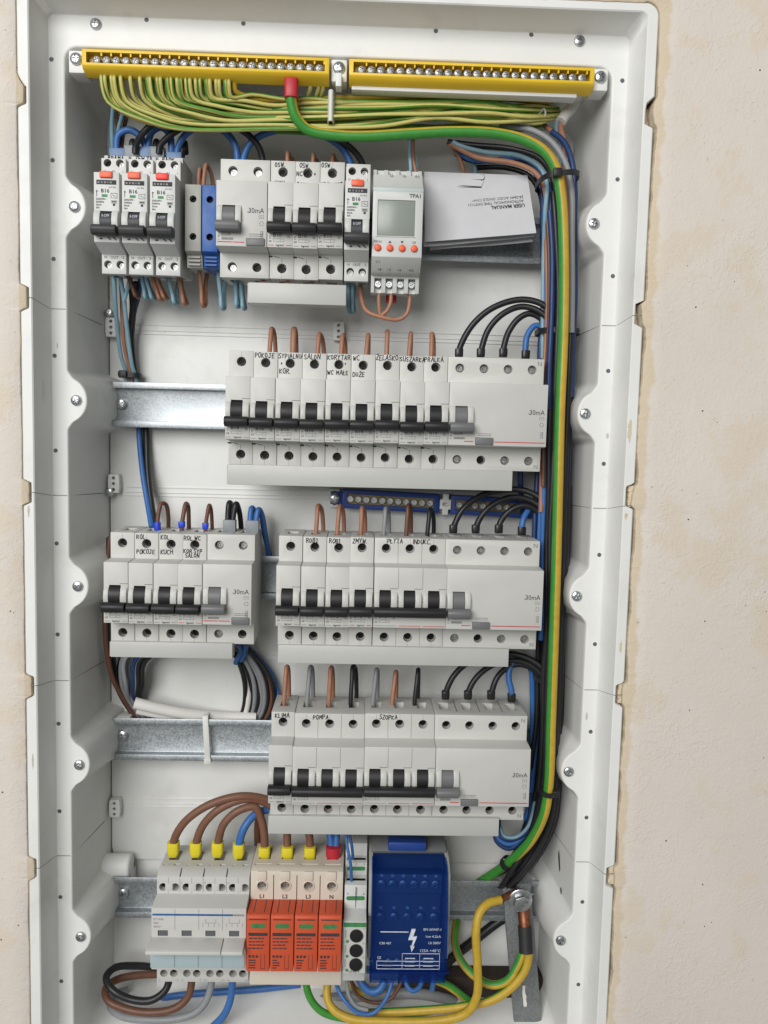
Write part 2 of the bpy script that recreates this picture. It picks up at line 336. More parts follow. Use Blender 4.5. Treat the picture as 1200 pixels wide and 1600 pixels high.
def hand(s, h, x, y, z, parent, adv=None, rnd=None, mat='marker', wd=.55):
    rnd = rnd or random.Random(s); k = h/6; mb = MB(); cx = x
    for ch in s:
        sl = rnd.uniform(-.03, .12); dz = rnd.uniform(-.22, .22); q = k*rnd.uniform(.9, 1.1)
        for st in GL.get(ch, []):
            pts = [tuple(float(a) for a in p.split(',')) for p in st.split()]
            pts = [(cx+(a+b*sl)*q*.8+rnd.uniform(-.06, .06), z+dz+b*q+rnd.uniform(-.08, .08)) for a, b in pts]
            for (a, b), (c, d) in zip(pts, pts[1:]):
                L = math.hypot(c-a, d-b) or 1; nx, nz = -(d-b)/L*wd/2, (c-a)/L*wd/2; ex, ez = (c-a)/L*wd*.3, (d-b)/L*wd*.3
                mb.add([(a+nx-ex, y, b+nz-ez), (a-nx-ex, y, b-nz-ez), (c-nx+ex, y, d-nz+ez), (c+nx+ex, y, d+nz+ez)], [(0, 1, 2, 3)])
        gw = max([float(p.split(',')[0]) for st in GL.get(ch, []) for p in st.split()] or [2])
        cx += adv if adv else (gw*.8*k + .75)
    if mb.v: return part('handwriting', mb.mesh('handwriting', smooth=False, fix=False), mat, parent)

# screws
def screw_mesh(r=3.2, h=1.6, dome=True, cross=True):
    def mk():
        mb = MB()
        mb.lathe((0, 0), [(r, 0), (r, -h*.35), (r*.9, -h*.75), (r*.62, -h), (r*.3, -h*1.08)] if dome else [(r, 0), (r, -h*.8), (r*.88, -h)], 20)
        me = mb.mesh('screw')
        c = MB(); a = r*.56; t = r*.11
        c.box(-a, a, -h*2, -h*.35, -t, t); me = cut(me, c.mesh('c', smooth=False))
        c = MB(); c.box(-t, t, -h*2, -h*.35, -a, a); me = cut(me, c.mesh('c', smooth=False)); return me
    return cached(('screw', r, h, dome, cross), mk)
def screw(parent, x, y, z, r=3.2, h=1.6, mat='zinc', dome=True, name='screw'):
    me = screw_mesh(r, h, dome)
    me = cached(('screwm', r, h, dome, mat), lambda: me.copy())
    return link(name, me, mat, parent, (x, y, z), (0, random.uniform(0, 1.5), 0))

# ------------------------------------------------------------------ the setting: plastered wall round the cabinet
PITCH = 134.254
RAIL_Y = 53.82
def rail_z(r): return -PITCH*r - .37
NV, NH, NC = 560, 260, 10
def rring(x0, x1, z0, z1, r):
    """closed loop, counter-clockwise from bottom of the left side upward: (x, z, outward nx, nz, side)"""
    out = []
    ZL, ZH = -618, 70
    for i in range(NV): out.append((x0, ZL+(ZH-ZL)*i/(NV-1), -1, 0, 'L'))
    for i in range(1, 14): out.append((x0, ZH+(z1-r-ZH)*i/14, -1, 0, 'L'))
    for k in range(0, NC+1): a = math.pi-math.pi/2*k/NC; out.append((x0+r+r*math.cos(a), z1-r+r*math.sin(a), math.cos(a), math.sin(a), 'c'))
    for i in range(1, NH-1): out.append((x0+r+(x1-x0-2*r)*i/(NH-1), z1, 0, 1, 'T'))
    for k in range(0, NC+1): a = math.pi/2-math.pi/2*k/NC; out.append((x1-r+r*math.cos(a), z1-r+r*math.sin(a), math.cos(a), math.sin(a), 'c'))
    for i in range(1, 14): out.append((x1, ZH+(z1-r-ZH)*(14-i)/14, 1, 0, 'R'))
    for i in range(NV): out.append((x1, ZH-(ZH-ZL)*i/(NV-1), 1, 0, 'R'))
    for i in range(1, 6): out.append((x1, ZL+(z0+r-ZL)*i/6, 1, 0, 'R'))
    for k in range(0, NC+1): a = -math.pi/2*k/NC; out.append((x1-r+r*math.cos(a), z0+r+r*math.sin(a), math.cos(a), math.sin(a), 'c'))
    for i in range(1, NH-1): out.append((x1-r-(x1-x0-2*r)*i/(NH-1), z0, 0, -1, 'B'))
    for k in range(0, NC+1): a = -math.pi/2-math.pi/2*k/NC; out.append((x0+r+r*math.cos(a), z0+r+r*math.sin(a), math.cos(a), math.sin(a), 'c'))
    for i in range(1, 6): out.append((x0, z0+r+(ZL-z0-r)*i/6, -1, 0, 'L'))
    return out
def loft(mb, loops, mi=0):
    n = len(loops[0]); o = len(mb.v)
    for L in loops: mb.v += [tuple(p) for p in L]
    for i in range(len(loops)-1):
        for k in range(n):
            mb.f.append([o+i*n+k, o+i*n+(k+1) % n, o+(i+1)*n+(k+1) % n, o+(i+1)*n+k]); mb.m.append(mi)
def sm(t): t = max(0, min(1, t)); return t*t*(3-2*t)
class Nz:                       # smooth 1-D noise
    def __init__(s, seed, step): r = random.Random(seed); s.t = [r.uniform(-1, 1) for _ in range(4000)]; s.s = step
    def __call__(s, x): x = x/s.s+2000; i = int(math.floor(x)); return s.t[i % 4000]+(s.t[(i+1) % 4000]-s.t[i % 4000])*sm(x-i)
n1, n2, n3 = Nz(1, 23), Nz(2, 6), Nz(3, 2.2)
OUT = (-28.2, 397.0, -680, 138.5)
NOTCH_L = (66, -67, -199, -336, -470); NOTCH_R = (67, -66, -192, -335, -472)
def notch(side, z):
    c = NOTCH_L if side == 'L' else NOTCH_R if side == 'R' else ()
    return max([sm((9.5-abs(z-q))/3.0) for q in c] or [0])
def wall_edge(x, z, side):      # how far the plaster edge lies outside (+) or over (-) the rim's outer edge
    j = n2(z*1.0 if side in 'LR' else x)*.45 + n3(z if side in 'LR' else x)*.25
    if side == 'L': return -.2 + n1(z)*.4 + j*.5 - 4.4*notch('L', z)
    if side == 'R': return .9 + n1(z+500)*1.1 + j - 2.4*notch('R', z)*(1+.5*n1(z*2))
    if side == 'T': return -1.2 + n1(x+900)*1.6 + j
    return 0
base = rring(*OUT, 9)
def wl(off, y, jit=0):
    o = []
    for x, z, nx, nz, s in base:
        d = off + (wall_edge(x, z, s) if jit else 0); o.append((x+nx*d, y, z+nz*d))
    return o
mb = MB(); loft(mb, [wl(.4, 40, 1), wl(.15, -23.4, 1), wl(.5, -25.6, 1), wl(1.6, -26.3, 1), wl(14, -26.7), wl(60, -26.7), wl(900, -26.7)])
wallo = part('wall', mb, 'wall', None); wallo['kind'] = 'structure'

# ------------------------------------------------------------------ the cabinet
box = thing('cabinet', 'tall white flush-mounted electrical cabinet without its cover, set into the plastered wall', 'cabinet', (184, -25, -670))
BO = Vector((184, -25, -670))
def bpart(name, mb, mats, bevel=0, seg=2): return part(name, mb, mats, box, tuple(-BO), bevel, None, seg)
inr = rring(-20.2, 389.6, -676, 132.3, 5); flo = rring(-17.5, 385.8, -668, 128.8, 5)
def outl(y, d=0):
    o = []
    for x, z, nx, nz, s in base:
        q = d - (5.6*notch(s, z) if s in 'LR' else 0); o.append((x+nx*q, y, z+nz*q))
    return o
mb = MB()
loft(mb, [outl(70), outl(-24.2), outl(-25, -.8), [(x+nx*.8, -25, z+nz*.8) for x, z, nx, nz, s in inr], [(x, -24.2, z) for x, z, nx, nz, s in inr],
          [(x, -1.2, z) for x, z, nx, nz, s in flo], [(x-nx*1.0, 0, z-nz*1.0) for x, z, nx, nz, s in flo]])
bpart('rim', mb, 'shell')
LOBES = [-PITCH*i for i in range(5)]
DEPTH = 80
def inner(t, y, grow=0):
    x0, x1 = -5.7+6.7*t, 374.5-6.5*t; z1, z0 = 107.2-17*t, -644+20*t
    o = []
    for x, z, nx, nz, s in rring(x0, x1, z0, z1, 9+8*t):
        d = 0
        if s in 'LR':
            for q in LOBES:
                a = abs(z-q); wv = 22+2*t
                cap = math.sqrt(max(0, 1-(a/15.5)**2))*13.6 if a < 15.5 else 0
                foot = 4.6*sm((wv-a)/9.0)
                lobe = max(cap, foot*(1-sm((8-a)/3)) if a > 5 else 0); lobe = (lobe**4+foot**4)**.25 if a < 15.5 else foot
                seat = 12.2*sm((wv-a)/6.0)
                d = max(d, min(13.7, lobe)*(1-t)+seat*t)
        d -= grow; o.append((x-nx*d, y, z-nz*d))
    return o
mb = MB(); fl1 = [(x-nx*1.0, 0, z-nz*1.0) for x, z, nx, nz, s in flo]
loft(mb, [fl1, inner(0, 0, 1.1)]); bpart('flange', mb, 'shell')
mb = MB()
rows = [inner(0, 0, 1.1), inner(0, .15, .6), inner(0.005, .5, .22), inner(.012, 1.1, 0)] + [inner(t, t*DEPTH) for t in [.06+.94*i/15 for i in range(16)]]
loft(mb, rows); bpart('side_wall', mb, 'shell')
mb = MB(); mb.box(-8, 382, 80.2, 83, -655, 110); bpart('back_wall', mb, 'shell')
bp = [(x, z) for cx_, cz_, a0 in ((12.5, -505, 180), (356.6, -505, 270), (356.6, 79, 0), (12.5, 79, 90)) for x, z in [(cx_+11*math.cos(math.radians(a0+9*k)), cz_+11*math.sin(math.radians(a0+9*k))) for k in range(11)]]
mb = MB(); mb.prism_y(bp, 75.5, 79.9); bpart('back_panel', mb, 'shell', .8)
for z in LOBES:
    screw(box, -.2+.6-BO.x, 0-BO.y, z-BO.z, 3.9, 2.2); screw(box, 366.2-BO.x, 0-BO.y, z-BO.z, 3.9, 2.2)
for x, z in ((15.9, 122.3), (350, 123.6)): screw(box, x-BO.x, 0-BO.y, z-BO.z, 3.9, 2.2)
hole_me = MB().lathe((0, 0), [(1.55, -.1), (1.3, -.14), (1.2, -.05)], 14).mesh('h')
for i in range(11):
    z = 98.2-i*67.13
    for x in (-14.6, 381.6): link('screw_hole', hole_me, 'dgrey', box, tuple(Vector((x, 0, z))-BO))
for x in (50.3, 116.6, 249.6, 316.2): link('screw_hole', hole_me, 'dgrey', box, tuple(Vector((x, 0, 126.6))-BO))
for z in (-70.5, -200, -333, -462):            # stiffening ribs on the back panel
    for dz in (0, -4.2, -7.0):
        mb = MB(); mb.box(14 if z > -400 else 14, 366, 74.7, 75.6, z+dz-.55, z+dz+.55); bpart('rib', mb, 'shell', .25)
lug = MB(); lug.prism_y([(-4, -7.5), (4, -7.5), (4.6, -3), (4.6, 3), (4, 7.5), (-4, 7.5), (-4.6, 3), (-4.6, -3)], -8, 0)
lug_me = lug.mesh('lug', .5); cc = MB()
for z in (-4.6, 0, 4.6): cc.cyl((0, z), 1.35, -12, -3, 12)
lug_me = cut(lug_me, cc.mesh('c'))
for x, z in ((6.5, -197.5), (5, -74), (6, -468), (184.3, -72), (183.6, -205)):
    link('mounting_lug', lug_me, 'shell', box, tuple(Vector((x, 75.4, z))-BO))
for x, z in ((3.5, -63), (3.2, -204.5)): screw(box, x-BO.x, 68-BO.y, z-BO.z, 3.6, 2)
for z in LOBES:                                 # seats under the rail ends
    for x0, x1 in ((2, 21), (349, 366)):
        mb = MB(); mb.box(x0, x1, 61.6, 78, z-15.5, z+15.5); bpart('rail_seat', mb, 'shell', 1.2)
mb = MB(); mb.cyl((64, -515), 9.5, -4, 21, 24, axis='x'); bpart('knockout_boss', mb, 'shell', 2.5, 3)
mb = MB(); mb.box(40, 330, 70, 79, -629, -612); bpart('cable_channel', mb, 'shell', 1.2)
mb = MB(); mb.box(246, 372, 62, 79.5, -650, -610); bpart('cable_opening', mb, 'rubble', 3)
# parting seams that run across rim, flange and side wall between the rows
def seam(pts):
    m_ = MB(); m_.tube(pts, .26, 5); bpart('seam_line', m_, 'seam')
def seams(z, sgn, za, zb):
    if sgn < 0: seam([(-27.5, -25.05, z+.5), (-20.4, -25.05, z), (-17.6, -.8, za), (-16.2, -.03, za), (-6.9, -.03, za), (-5.9, 1.2, za), (-.2, 62, zb)])
    else: seam([(396, -25.05, z+.5), (389.9, -25.05, z), (385.9, -.8, za), (384.6, -.03, za), (375.6, -.03, za), (374.6, 1.2, za), (369.2, 62, zb)])
for k, z in enumerate((-67, -199, -335.5, -470)):
    seams(z, -1, z-3.5, z-6); seams(z, 1, z-4, z-6)
rb = random.Random(4)
def blob(name, x, z, a, b, y, mat, th=.12):      # irregular smear lying on the plastic
    n = 18; pr = [(x+a*math.cos(2*math.pi*k/n)*rb.uniform(.6, 1.1), z+b*math.sin(2*math.pi*k/n)*rb.uniform(.7, 1.1)) for k in range(n)]
    m_ = MB(); m_.prism_y(pr, y-th, y+.02); bpart(name, m_, mat)
# gypsum plugs squeezed into the rim notches
def plug(x, z, sgn, y, sc_=1.0):
    m_ = MB(); n = 9; pr = []
    for k in range(n): pr.append((rb.uniform(3.6, 5.2)*sc_, -7.5+15*k/(n-1)+rb.uniform(-.8, .8)))
    for k in range(n): pr.append((rb.uniform(-2.5, -.5), 7.5-15*k/(n-1)))
    m_.prism_y([(x+sgn*-a if sgn > 0 else x+a, z+b) for a, b in pr], y, 30); bpart('gypsum_plug', m_, 'filler', .8)
for z in NOTCH_L: plug(-28.5, z, -1, -22.8-rb.uniform(0, 1))
for k, z in enumerate(NOTCH_R): plug(397.3, z, 1, -14.0 if k < 2 else -22.5, .8)

# ------------------------------------------------------------------ rails
def rail(r, x0, x1, label):
    t = thing('mounting_rail', label, 'rail', (x0, RAIL_Y, rail_z(r)), 'rails across the cabinet')
    pr = [(0, 17.5), (0, 12.6), (6.6, 12.6), (6.6, -12.6), (0, -12.6), (0, -17.5), (1.2, -17.5), (1.2, -13.8), (7.8, -13.8), (7.8, 13.8), (1.2, 13.8), (1.2, 17.5)]
    mb = MB(); mb.prism_x(pr, 0, x1-x0); part('channel', mb, 'rail', t, bevel=.45)
    screw(t, 5.2, 6.5, .5, 4.6, 2.6); screw(t, x1-x0-5.2, 6.5, .5, 4.6, 2.6)
rail(0, 10, 361, 'galvanised rail of the top device row, bare below the folded leaflet')
rail(1, 10, 361, 'galvanised rail of the second row, bare stretch with a screw before the breakers')
rail(2, 10, 361, 'galvanised rail behind the two breaker blocks of the third row')
rail(3, 10, 361, 'galvanised rail of the fourth row with a white cable tie round it')
rail(4, 10, 361, 'galvanised rail of the lowest row carrying the orange surge arrester')

# ------------------------------------------------------------------ devices on the rails (local: x from the device's own side, y = -height above rail, z from rail axis)
MW = 17.7
NT, NB, ST, SB, UN, US = 19.8, -24.6, 39.4, -43.0, 61.2, 44.2      # nose top/bottom, shoulder top/bottom, heights above the rail
def body_profile(nt=NT, nb=NB, st=ST, sb=SB, un=UN, us=US, slope=1.2):
    return [(-2, sb+2), (-us, sb), (-us, nb-slope), (-un, nb), (-un, nt), (-us, nt+.7), (-us, st), (-2, st)]
def holes(c, xs, z, r, us=US, d=6.5):
    for x in xs: c.cyl((x, z), r, -us-2, -us+d, 20)
def term(parent, x, z, r=2.5, us=US, d=6.2, mat='steel'):
    link('terminal_screw', cached(('ts', r, mat), lambda: screw_mesh(r, 1.5, False).copy()), mat, parent, (x, -us+d, z), (0, random.uniform(0, 1.5), 0))
def toggle(parent, x0, x1, slot0, slot1, ztop, zbot, barz0, barz1, mat, un=UN, prot=9, full=None):
    """rocker in the slot and the lever bar in front"""
    mb = MB(); zc = (ztop+zbot)/2-2; R = (ztop-zbot)/2+2.2
    pr = [(-un+R*.55-R*math.cos(a), zc+R*math.sin(a)) for a in [math.radians(-75+150*k/12) for k in range(13)]]
    mb.prism_x(pr + [(-un+8, zc+R*.9), (-un+8, zc-R*.9)][::1], slot0+.25, slot1-.25); r = part('rocker', mb, mat, parent)
    mb = MB(); a, b = full or (x0, x1)
    pr = [(-un+1, barz1-.6), (-un-prot+2.6, barz1+.2), (-un-prot, barz1-1.3), (-un-prot-.5, (barz0+barz1)/2), (-un-prot+.6, barz0+.5), (-un-prot+3, barz0-.4), (-un+1, barz0+.5)]
    mb.prism_x(pr, a, b); part('toggle_lever', mb, mat, parent, bevel=.7)
    return r
def mcb_body(n, un=UN):
    def mk():
        mb = MB(); mb.prism_x(body_profile(), .12, n*MW-.12); me = mb.mesh('b', .35)
        c = MB()
        for k in range(n):
            holes(c, [k*MW+8.85], 31.6, 3.45); holes(c, [k*MW+8.85], -35.6, 3.45)
            c.box(k*MW+4.1, k*MW+12.4, -un-4, -un+9, NT-28.6, NT-16.6)
            c.box(k*MW+5.2, k*MW+12.8, -30, -16, ST-9, ST+3); c.box(k*MW+5.2, k*MW+12.8, -30, -16, SB-3, SB+9)
        return cut(me, c.mesh('c', smooth=False), 30)
    return cached(('mcb', n), mk)
def guard_mesh(n, side):
    def mk():
        mb = MB()
        for k in range(n):
            z0, z1 = NT-29.5, NT-17.4
            pr = [(-UN+.5, z0), (-UN-2.6, z0+.6), (-UN-3.2, z0+4), (-UN-2.6, z0+8), (-UN-1.2, z1-1.4), (-UN+.5, z1)]
            mb.prism_x(pr, k*MW+.5, k*MW+4.1) if side == 0 else mb.prism_x(pr, k*MW+12.4, k*MW+17.0)
        return mb.mesh('g', .4)
    return cached(('guard', n, side), mk)
def small_print(t, x, n=1):
    text('B16', 2.6, x+4.2, -UN-.14, NT-37.6, 'inkgrey', t, 'l', sx=.95)
def mcb(r, X, n, label, writing=(), amp='B16', red=False, group='modular breakers clipped on the rails'):
    jr = random.Random(label); t = thing('circuit_breaker', label, 'breaker', (X, RAIL_Y+jr.uniform(-.4, .3), rail_z(r)+jr.uniform(-.35, .35)), group, (jr.uniform(-.006, .006), 0, jr.uniform(-.004, .004)))
    part('housing', mcb_body(n), 'device', t); [part('toggle_guard', guard_mesh(1, q), 'device', t, (k*MW, 0, 0)) for k in range(n) for q in (0, 1)]
    for k in range(n):
        term(t, k*MW+8.85, 31.6); term(t, k*MW+8.85, -35.6)
        x = k*MW
        if k == 0: toggle(t, x+.3, x+17, x+4.1, x+12.4, NT-16.6, NT-28.6, NT-35.2, NT-28.4, 'black', full=(.3, n*MW-.7))
        else:
            mb = MB(); zc = NT-24.6; R = 8.2
            pr = [(-UN+R*.55-R*math.cos(a), zc+R*math.sin(a)) for a in [math.radians(-75+150*j/12) for j in range(13)]]
            mb.prism_x(pr+[(-UN+8, zc+R*.9), (-UN+8, zc-R*.9)], x+4.35, x+12.15); part('rocker', mb, 'black', t)
        mb = MB(); mb.box(x+11.6, x+17.4, -UN-.1, -UN+.3, NT-15.7, NT-15.35); part('label_edge', mb, 'dgrey', t)
        mb = MB(); mb.box(x+16.1, x+18.2 if k < n-1 else x+17.5, -UN-1.4, -UN, NT-24.4, NT-22.6); part('latch', mb, 'greytb', t, bevel=.2)
        if k:
            mb = MB(); mb.box(x-.12, x+.12, -UN-.06, -UN+.2, NT-15.5, NT-.4); mb.box(x-.12, x+.12, -US-.06, -US+.2, NT+1, ST-.5); mb.box(x-.12, x+.12, -US-.06, -US+.2, SB+.5, NB-2.2); part('pole_groove', mb, 'dgrey', t)
        mb = MB(); mb.box(x+8.75, x+8.95, -US-.05, -US+.1, SB+.4, -39.2); mb.box(x+8.75, x+8.95, -US-.05, -US+.1, ST-4.2, ST-.4); part('centre_mark', mb, 'inkgrey', t)
        z = NT-43.0
        mb = MB(); mb.box(x+.8, x+16.9, -UN-.13, -UN-.02, z-.18, z+.22)
        if n == 1: mb = MB(); mb.box(x+.8, x+4.6, -UN-.13, -UN-.02, z-.18, z+.22); mb.box(x+13.2, x+16.9, -UN-.13, -UN-.02, z-.18, z+.22); text('legrand', 1.25, x+8.9, -UN-.14, z-.5, 'ink', t, bold=True)
        if r < 2:
            q_ = MB(); q_.box(x-.6 if k == 0 else x, x+2.2, -US-.1, -US+.1, NB-3.4, NB-2.2); q_.add([(x+3, -US-.1, NB-2.4), (x+3, -US-.1, NB-2.8), (x+7.2, -US-.1, NB-3.9), (x+7.2, -US-.1, NB-3.5)], [(0, 1, 2, 3)]); q_.box(x+8.7, x+8.95, -US-.1, -US+.1, NB-7, NB-4); part('switch_symbol', q_, 'ink', t)
        if red or (n > 1 and k): part('red_stripe', mb, 'redline', t)
        else: part('print_line', mb, 'inkgrey', t)
    text(amp, 2.7, 4.3, -UN-.14, NT-37.4, 'ink', t, 'l', sx=1.0)
    mb = MB(); y0, y1 = -UN-.13, -UN-.02
    for a, b, c_, d in ((4.3, 11.8, -40.6, -40.35), (4.3, 11.8, -38.7, -38.45), (4.3, 4.55, -40.6, -38.45), (11.55, 11.8, -40.6, -38.45), (9, 9.25, -40.6, -38.45)): mb.box(a, b, y0, y1, NT+c_, NT+d)
    for a, b, c_, d in ((1.2, 2.6, -37.2, -36.8), (1.2, 2.6, -38.6, -38.2), (1.2, 1.6, -38.2, -36.8), (14.2, 14.8, -38, -35.8), (15.2, 15.8, -38, -36.2)): mb.box(a, b, y0, y1, NT+c_, NT+d)
    for a in (1.1, 2.2): mb.box(a, a+.8, y0, y1, NT-41, NT-39.6)
    part('rating_print', mb, 'inkgrey', t)
    for (s, x, z, *h) in writing: hand(s, (h[0] if h else 3.1)*1.1, x, -US-.12, z-.2, t, rnd=random.Random(s+str(X)))
    return t
def rcd(r, X, n, label, amp, group='residual current breakers'):
    t = thing('residual_current_breaker', label, 'breaker', (X, RAIL_Y, rail_z(r)), group); W = n*MW
    def mk():
        mb = MB(); mb.prism_x(body_profile(), .12, W-.12); me = mb.mesh('b', .35); c = MB()
        for k in range(n):
            x = k*MW+8.85
            holes(c, [x], 31.4, 3.3); holes(c, [x], -35.4, 3.3); c.box(x-3.9, x+3.9, -31, -15, ST-9, ST+3); c.box(x-3.9, x+3.9, -31, -15, SB-3, SB+9)
            if k: c.box(k*MW-.35, k*MW+.35, -36, -4, ST-2.5, ST+3)
        c.box(4.6, 13.4, -UN-4, -UN+9, NT-28.6, NT-16.6)
        return cut(me, c.mesh('c', smooth=False), 30)
    part('housing', cached(('rcd', n), mk), 'device', t)
    mb = MB(); z0, z1 = NT-29.5, NT-16.2
    pr = [(-UN+.5, z0), (-UN-2.6, z0+.6), (-UN-3.2, z0+4), (-UN-2.6, z0+8), (-UN-1.2, z1-1.4), (-UN+.5, z1)]
    [part('toggle_guard', MB().prism_x(pr, a, b), 'device', t, bevel=.4) for a, b in ((.7, 4.6), (13.4, 17.6))]
    for k in range(n): term(t, k*MW+8.85, 31.4, 2.6, mat='steel' if r == 3 else 'clamp'); term(t, k*MW+8.85, -35.4, 2.6, mat='steel' if r == 3 or k % 3 == 1 else 'clamp')
    toggle(t, .6, 17.2, 4.6, 13.4, NT-16.6, NT-28.6, NT-35.2, NT-28.4, 'grey')
    bx0 = 19.4 if n == 4 else 21.0; bw = 13
    mb = MB(); mb.box(bx0, bx0+bw, -UN-1.5, -UN+1, NT-44.0, NT-38.6); part('test_button', mb, 'grey', t, bevel=.7)
    mb = MB(); mb.box(11.6, bx0-1.2, -UN-.13, -UN-.02, NT-41.9, NT-41.3)
    if n == 4: mb.box(bx0+bw+1, W-1.2, -UN-.13, -UN-.02, NT-41.9, NT-41.3)
    else: mb.box(1, 11, -UN-.13, -UN-.02, NT-41.9, NT-41.3)
    part('red_stripe', mb, 'redline', t)
    text('30mA', 3.5, W-2.0, -UN-.14, NT-21.6, 'ink', t, 'r', sx=.9)
    text(amp, 2.8, 3.9, -UN-.14, NT-37.4, 'inkgrey', t, 'l')
    mb = MB(); y0, y1 = -UN-.13, -UN-.02
    mb.box(W-13.8, W-12.2, y0, y1, NT-21.4, NT-21.0); mb.box(W-13.6, W-12.4, y0, y1, NT-20.7, NT-20.4)
    for a, b, c_, d in ((-5.6, -2.2, -25.2, -25), (-5.6, -2.2, -23.2, -23), (-5.6, -5.4, -25.2, -23), (-2.4, -2.2, -25.2, -23), (-4.9, -2.9, -24.2, -23.95)): mb.box(W+a, W+b, y0, y1, NT+c_, NT+d)
    for k in range(6):
        a = k*math.pi/3; mb.box(W-3.9+1.35*math.cos(a)-.35, W-3.9+1.35*math.cos(a)+.35, y0, y1, NT-28.6+1.35*math.sin(a)-.35, NT-28.6+1.35*math.sin(a)+.35)
    mb.box(W-3.4, W-2.6, y0, y1, NT-38.5, NT-33.5)
    for k in range(5): mb.box(W-4.6, W-3.8, y0, y1, NT-38.4+k, NT-37.8+k)
    for k in range(2): mb.box(bx0+2, bx0+bw-1.6, y0, y1, NT-36.1-k*1.3, NT-35.6-k*1.3)
    mb.box(4, 12, y0, y1, NT-40.2, NT-38.6); mb.box(1.2, 2.6, y0, y1, NT-40.2, NT-39.7); mb.box(1.4, 2.4, y0, y1, NT-38.4, NT-37.2)
    part('rating_print', mb, 'inkgrey', t)
    if n == 4: text('N', 3.0, W-3.4, -US-.12, ST-5.0, 'inkgrey', t, bold=True); text('N', 3.0, W-3.4, -US-.12, SB+2.0, 'inkgrey', t, bold=True)
    return t
def rcbo(r, X, label, btn, writing=None, roty=0):
    t = thing('residual_current_breaker', label, 'breaker', (X, RAIL_Y, rail_z(r)), 'slim residual current breakers', (0, roty, 0))
    nt, nb, st, sb = 22.4, -24.6, 37.2, -43.0
    def mk():
        mb = MB(); mb.prism_x([(-2, sb+4), (-us_, sb), (-us_, nb-5), (-UN, nb), (-UN, nt), (-us_, nt+.6), (-us_, st), (-us_+7, st), (-us_+7, st+4), (-2, st+4)], .15, 17.6); me = mb.mesh('b', .35); c = MB()
        for x in (4.5, 13.2): holes(c, [x], 33.9, 2.75, us_, 7); holes(c, [x], -36.3, 2.75, us_, 7); c.box(x-3, x+3, -32, -14, st-5, st+8); c.box(x-3, x+3, -32, -14, sb-3, sb+9)
        c.box(5.0, 12.8, -UN-4, -UN+9, nt-37, nt-26)
        return cut(me, c.mesh('c', smooth=False), 30)
    us_ = US
    part('housing', cached('rcbo', mk), 'rcbo', t)
    for x in (4.5, 13.2): term(t, x, 33.9, 2.2, mat='steel' if x < 9 else 'clamp'); term(t, x, -36.3, 2.2, mat='clamp')
    mb = MB(); pr = [(-UN+.5, nt-37.6), (-UN-3.0, nt-37), (-UN-3.6, nt-32), (-UN-2.6, nt-28), (-UN-.6, nt-25.6), (-UN+.5, nt-25.4)]
    [part('toggle_guard', MB().prism_x(pr, a, b), 'rcbo', t, bevel=.5) for a, b in ((.5, 5.0), (12.8, 17.3))]
    toggle(t, .3, 17.4, 5.0, 12.8, nt-26, nt-37, nt-43.2, nt-36.6, 'charcoal', prot=9.5)
    text('0-OFF', 1.8, 8.9, -UN-2.9, nt-30.6, 'inkwhite', t, sx=.8)
    mb = MB(); mb.box(4.4, 13, -UN-1.6, -US-2, nt-3.9, nt+.5); part('test_button', mb, btn, t, bevel=.6)
    mb = MB(); mb.box(2, 15.6, -UN-.13, -UN-.02, nt-8.2, nt-5.2); part('brand_strip', mb, 'ink', t)
    mb = MB()
    for a, b in ((2.8, 4.2), (5.2, 6.2), (7.2, 8.6), (9.6, 10.2), (11.2, 12.6)): mb.box(a, b, -UN-.2, -UN-.1, nt-7.4, nt-6.2)
    part('brand_mark', mb, 'inkgrey', t)
    text('-AC B16', 1.0, 15.4, -UN-.13, nt-10.4, 'ink', t, 'r')
    text('B16', 2.5, 5.2, -UN-.13, nt-13.6, 'ink', t, 'l', bold=True, sx=1.05)
    mb = MB(); mb.box(5.6, 9.6, -UN-.13, -UN-.02, nt-16.6, nt-14.8); part('indicator_window', mb, 'green', t)
    for k, s in enumerate(('230/240V~', '50/60Hz', '30mA', '3kA')): text(s, 1.25, 1.6, -UN-.13, nt-18.6-k*1.95, 'ink', t, 'l', bold=True, sx=.9)
    mb = MB(); y0, y1 = -UN-.13, -UN-.02
    for a, b, c_, d in ((11.8, 16.2, -17.2, -16.95), (11.8, 16.2, -14.1, -13.85), (11.8, 12.05, -17.2, -13.85), (15.95, 16.2, -17.2, -13.85), (12.8, 14, -15.4, -15.1), (13.8, 15.2, -16, -15.7),
                        (11.8, 16.2, -20.6, -20.4), (11.8, 16.2, -19, -18.8), (12.3, 15.7, -20, -19.3), (13.2, 14.8, -22.4, -20.9), (2, 2.4, -16.4, -12), (1.6, 3.2, -13, -12.6)): mb.box(a, b, y0, y1, nt+c_, nt+d)
    part('rating_print', mb, 'ink', t)
    mb = MB()
    for x in (9.5, 13.3):
        for k in range(4): mb.box(x+k*.5, x+k*.5+.8, -UN-.13, -UN-.02, nt-44.2-k*.45, nt-43.5-k*.45)
    mb.box(4, 6, -UN-.13, -UN-.02, nt-45.2, nt-44.2); part('switch_symbol', mb, 'ink', t)
    for s, x in (('N', 2.6), ('IN', 8.8), ('1', 15.4)): text(s, 1.5, x, -US-.12, 27.4, 'ink', t)
    for s, x in (('N', 3), ('OUT', 9.2), ('2', 15.4)): text(s, 1.8, x, -US-.12, -32.2, 'ink', t)
    if writing: hand(writing, 3.0, 3.0, -US+6.85, 38.0, t, wd=.6)
    return t
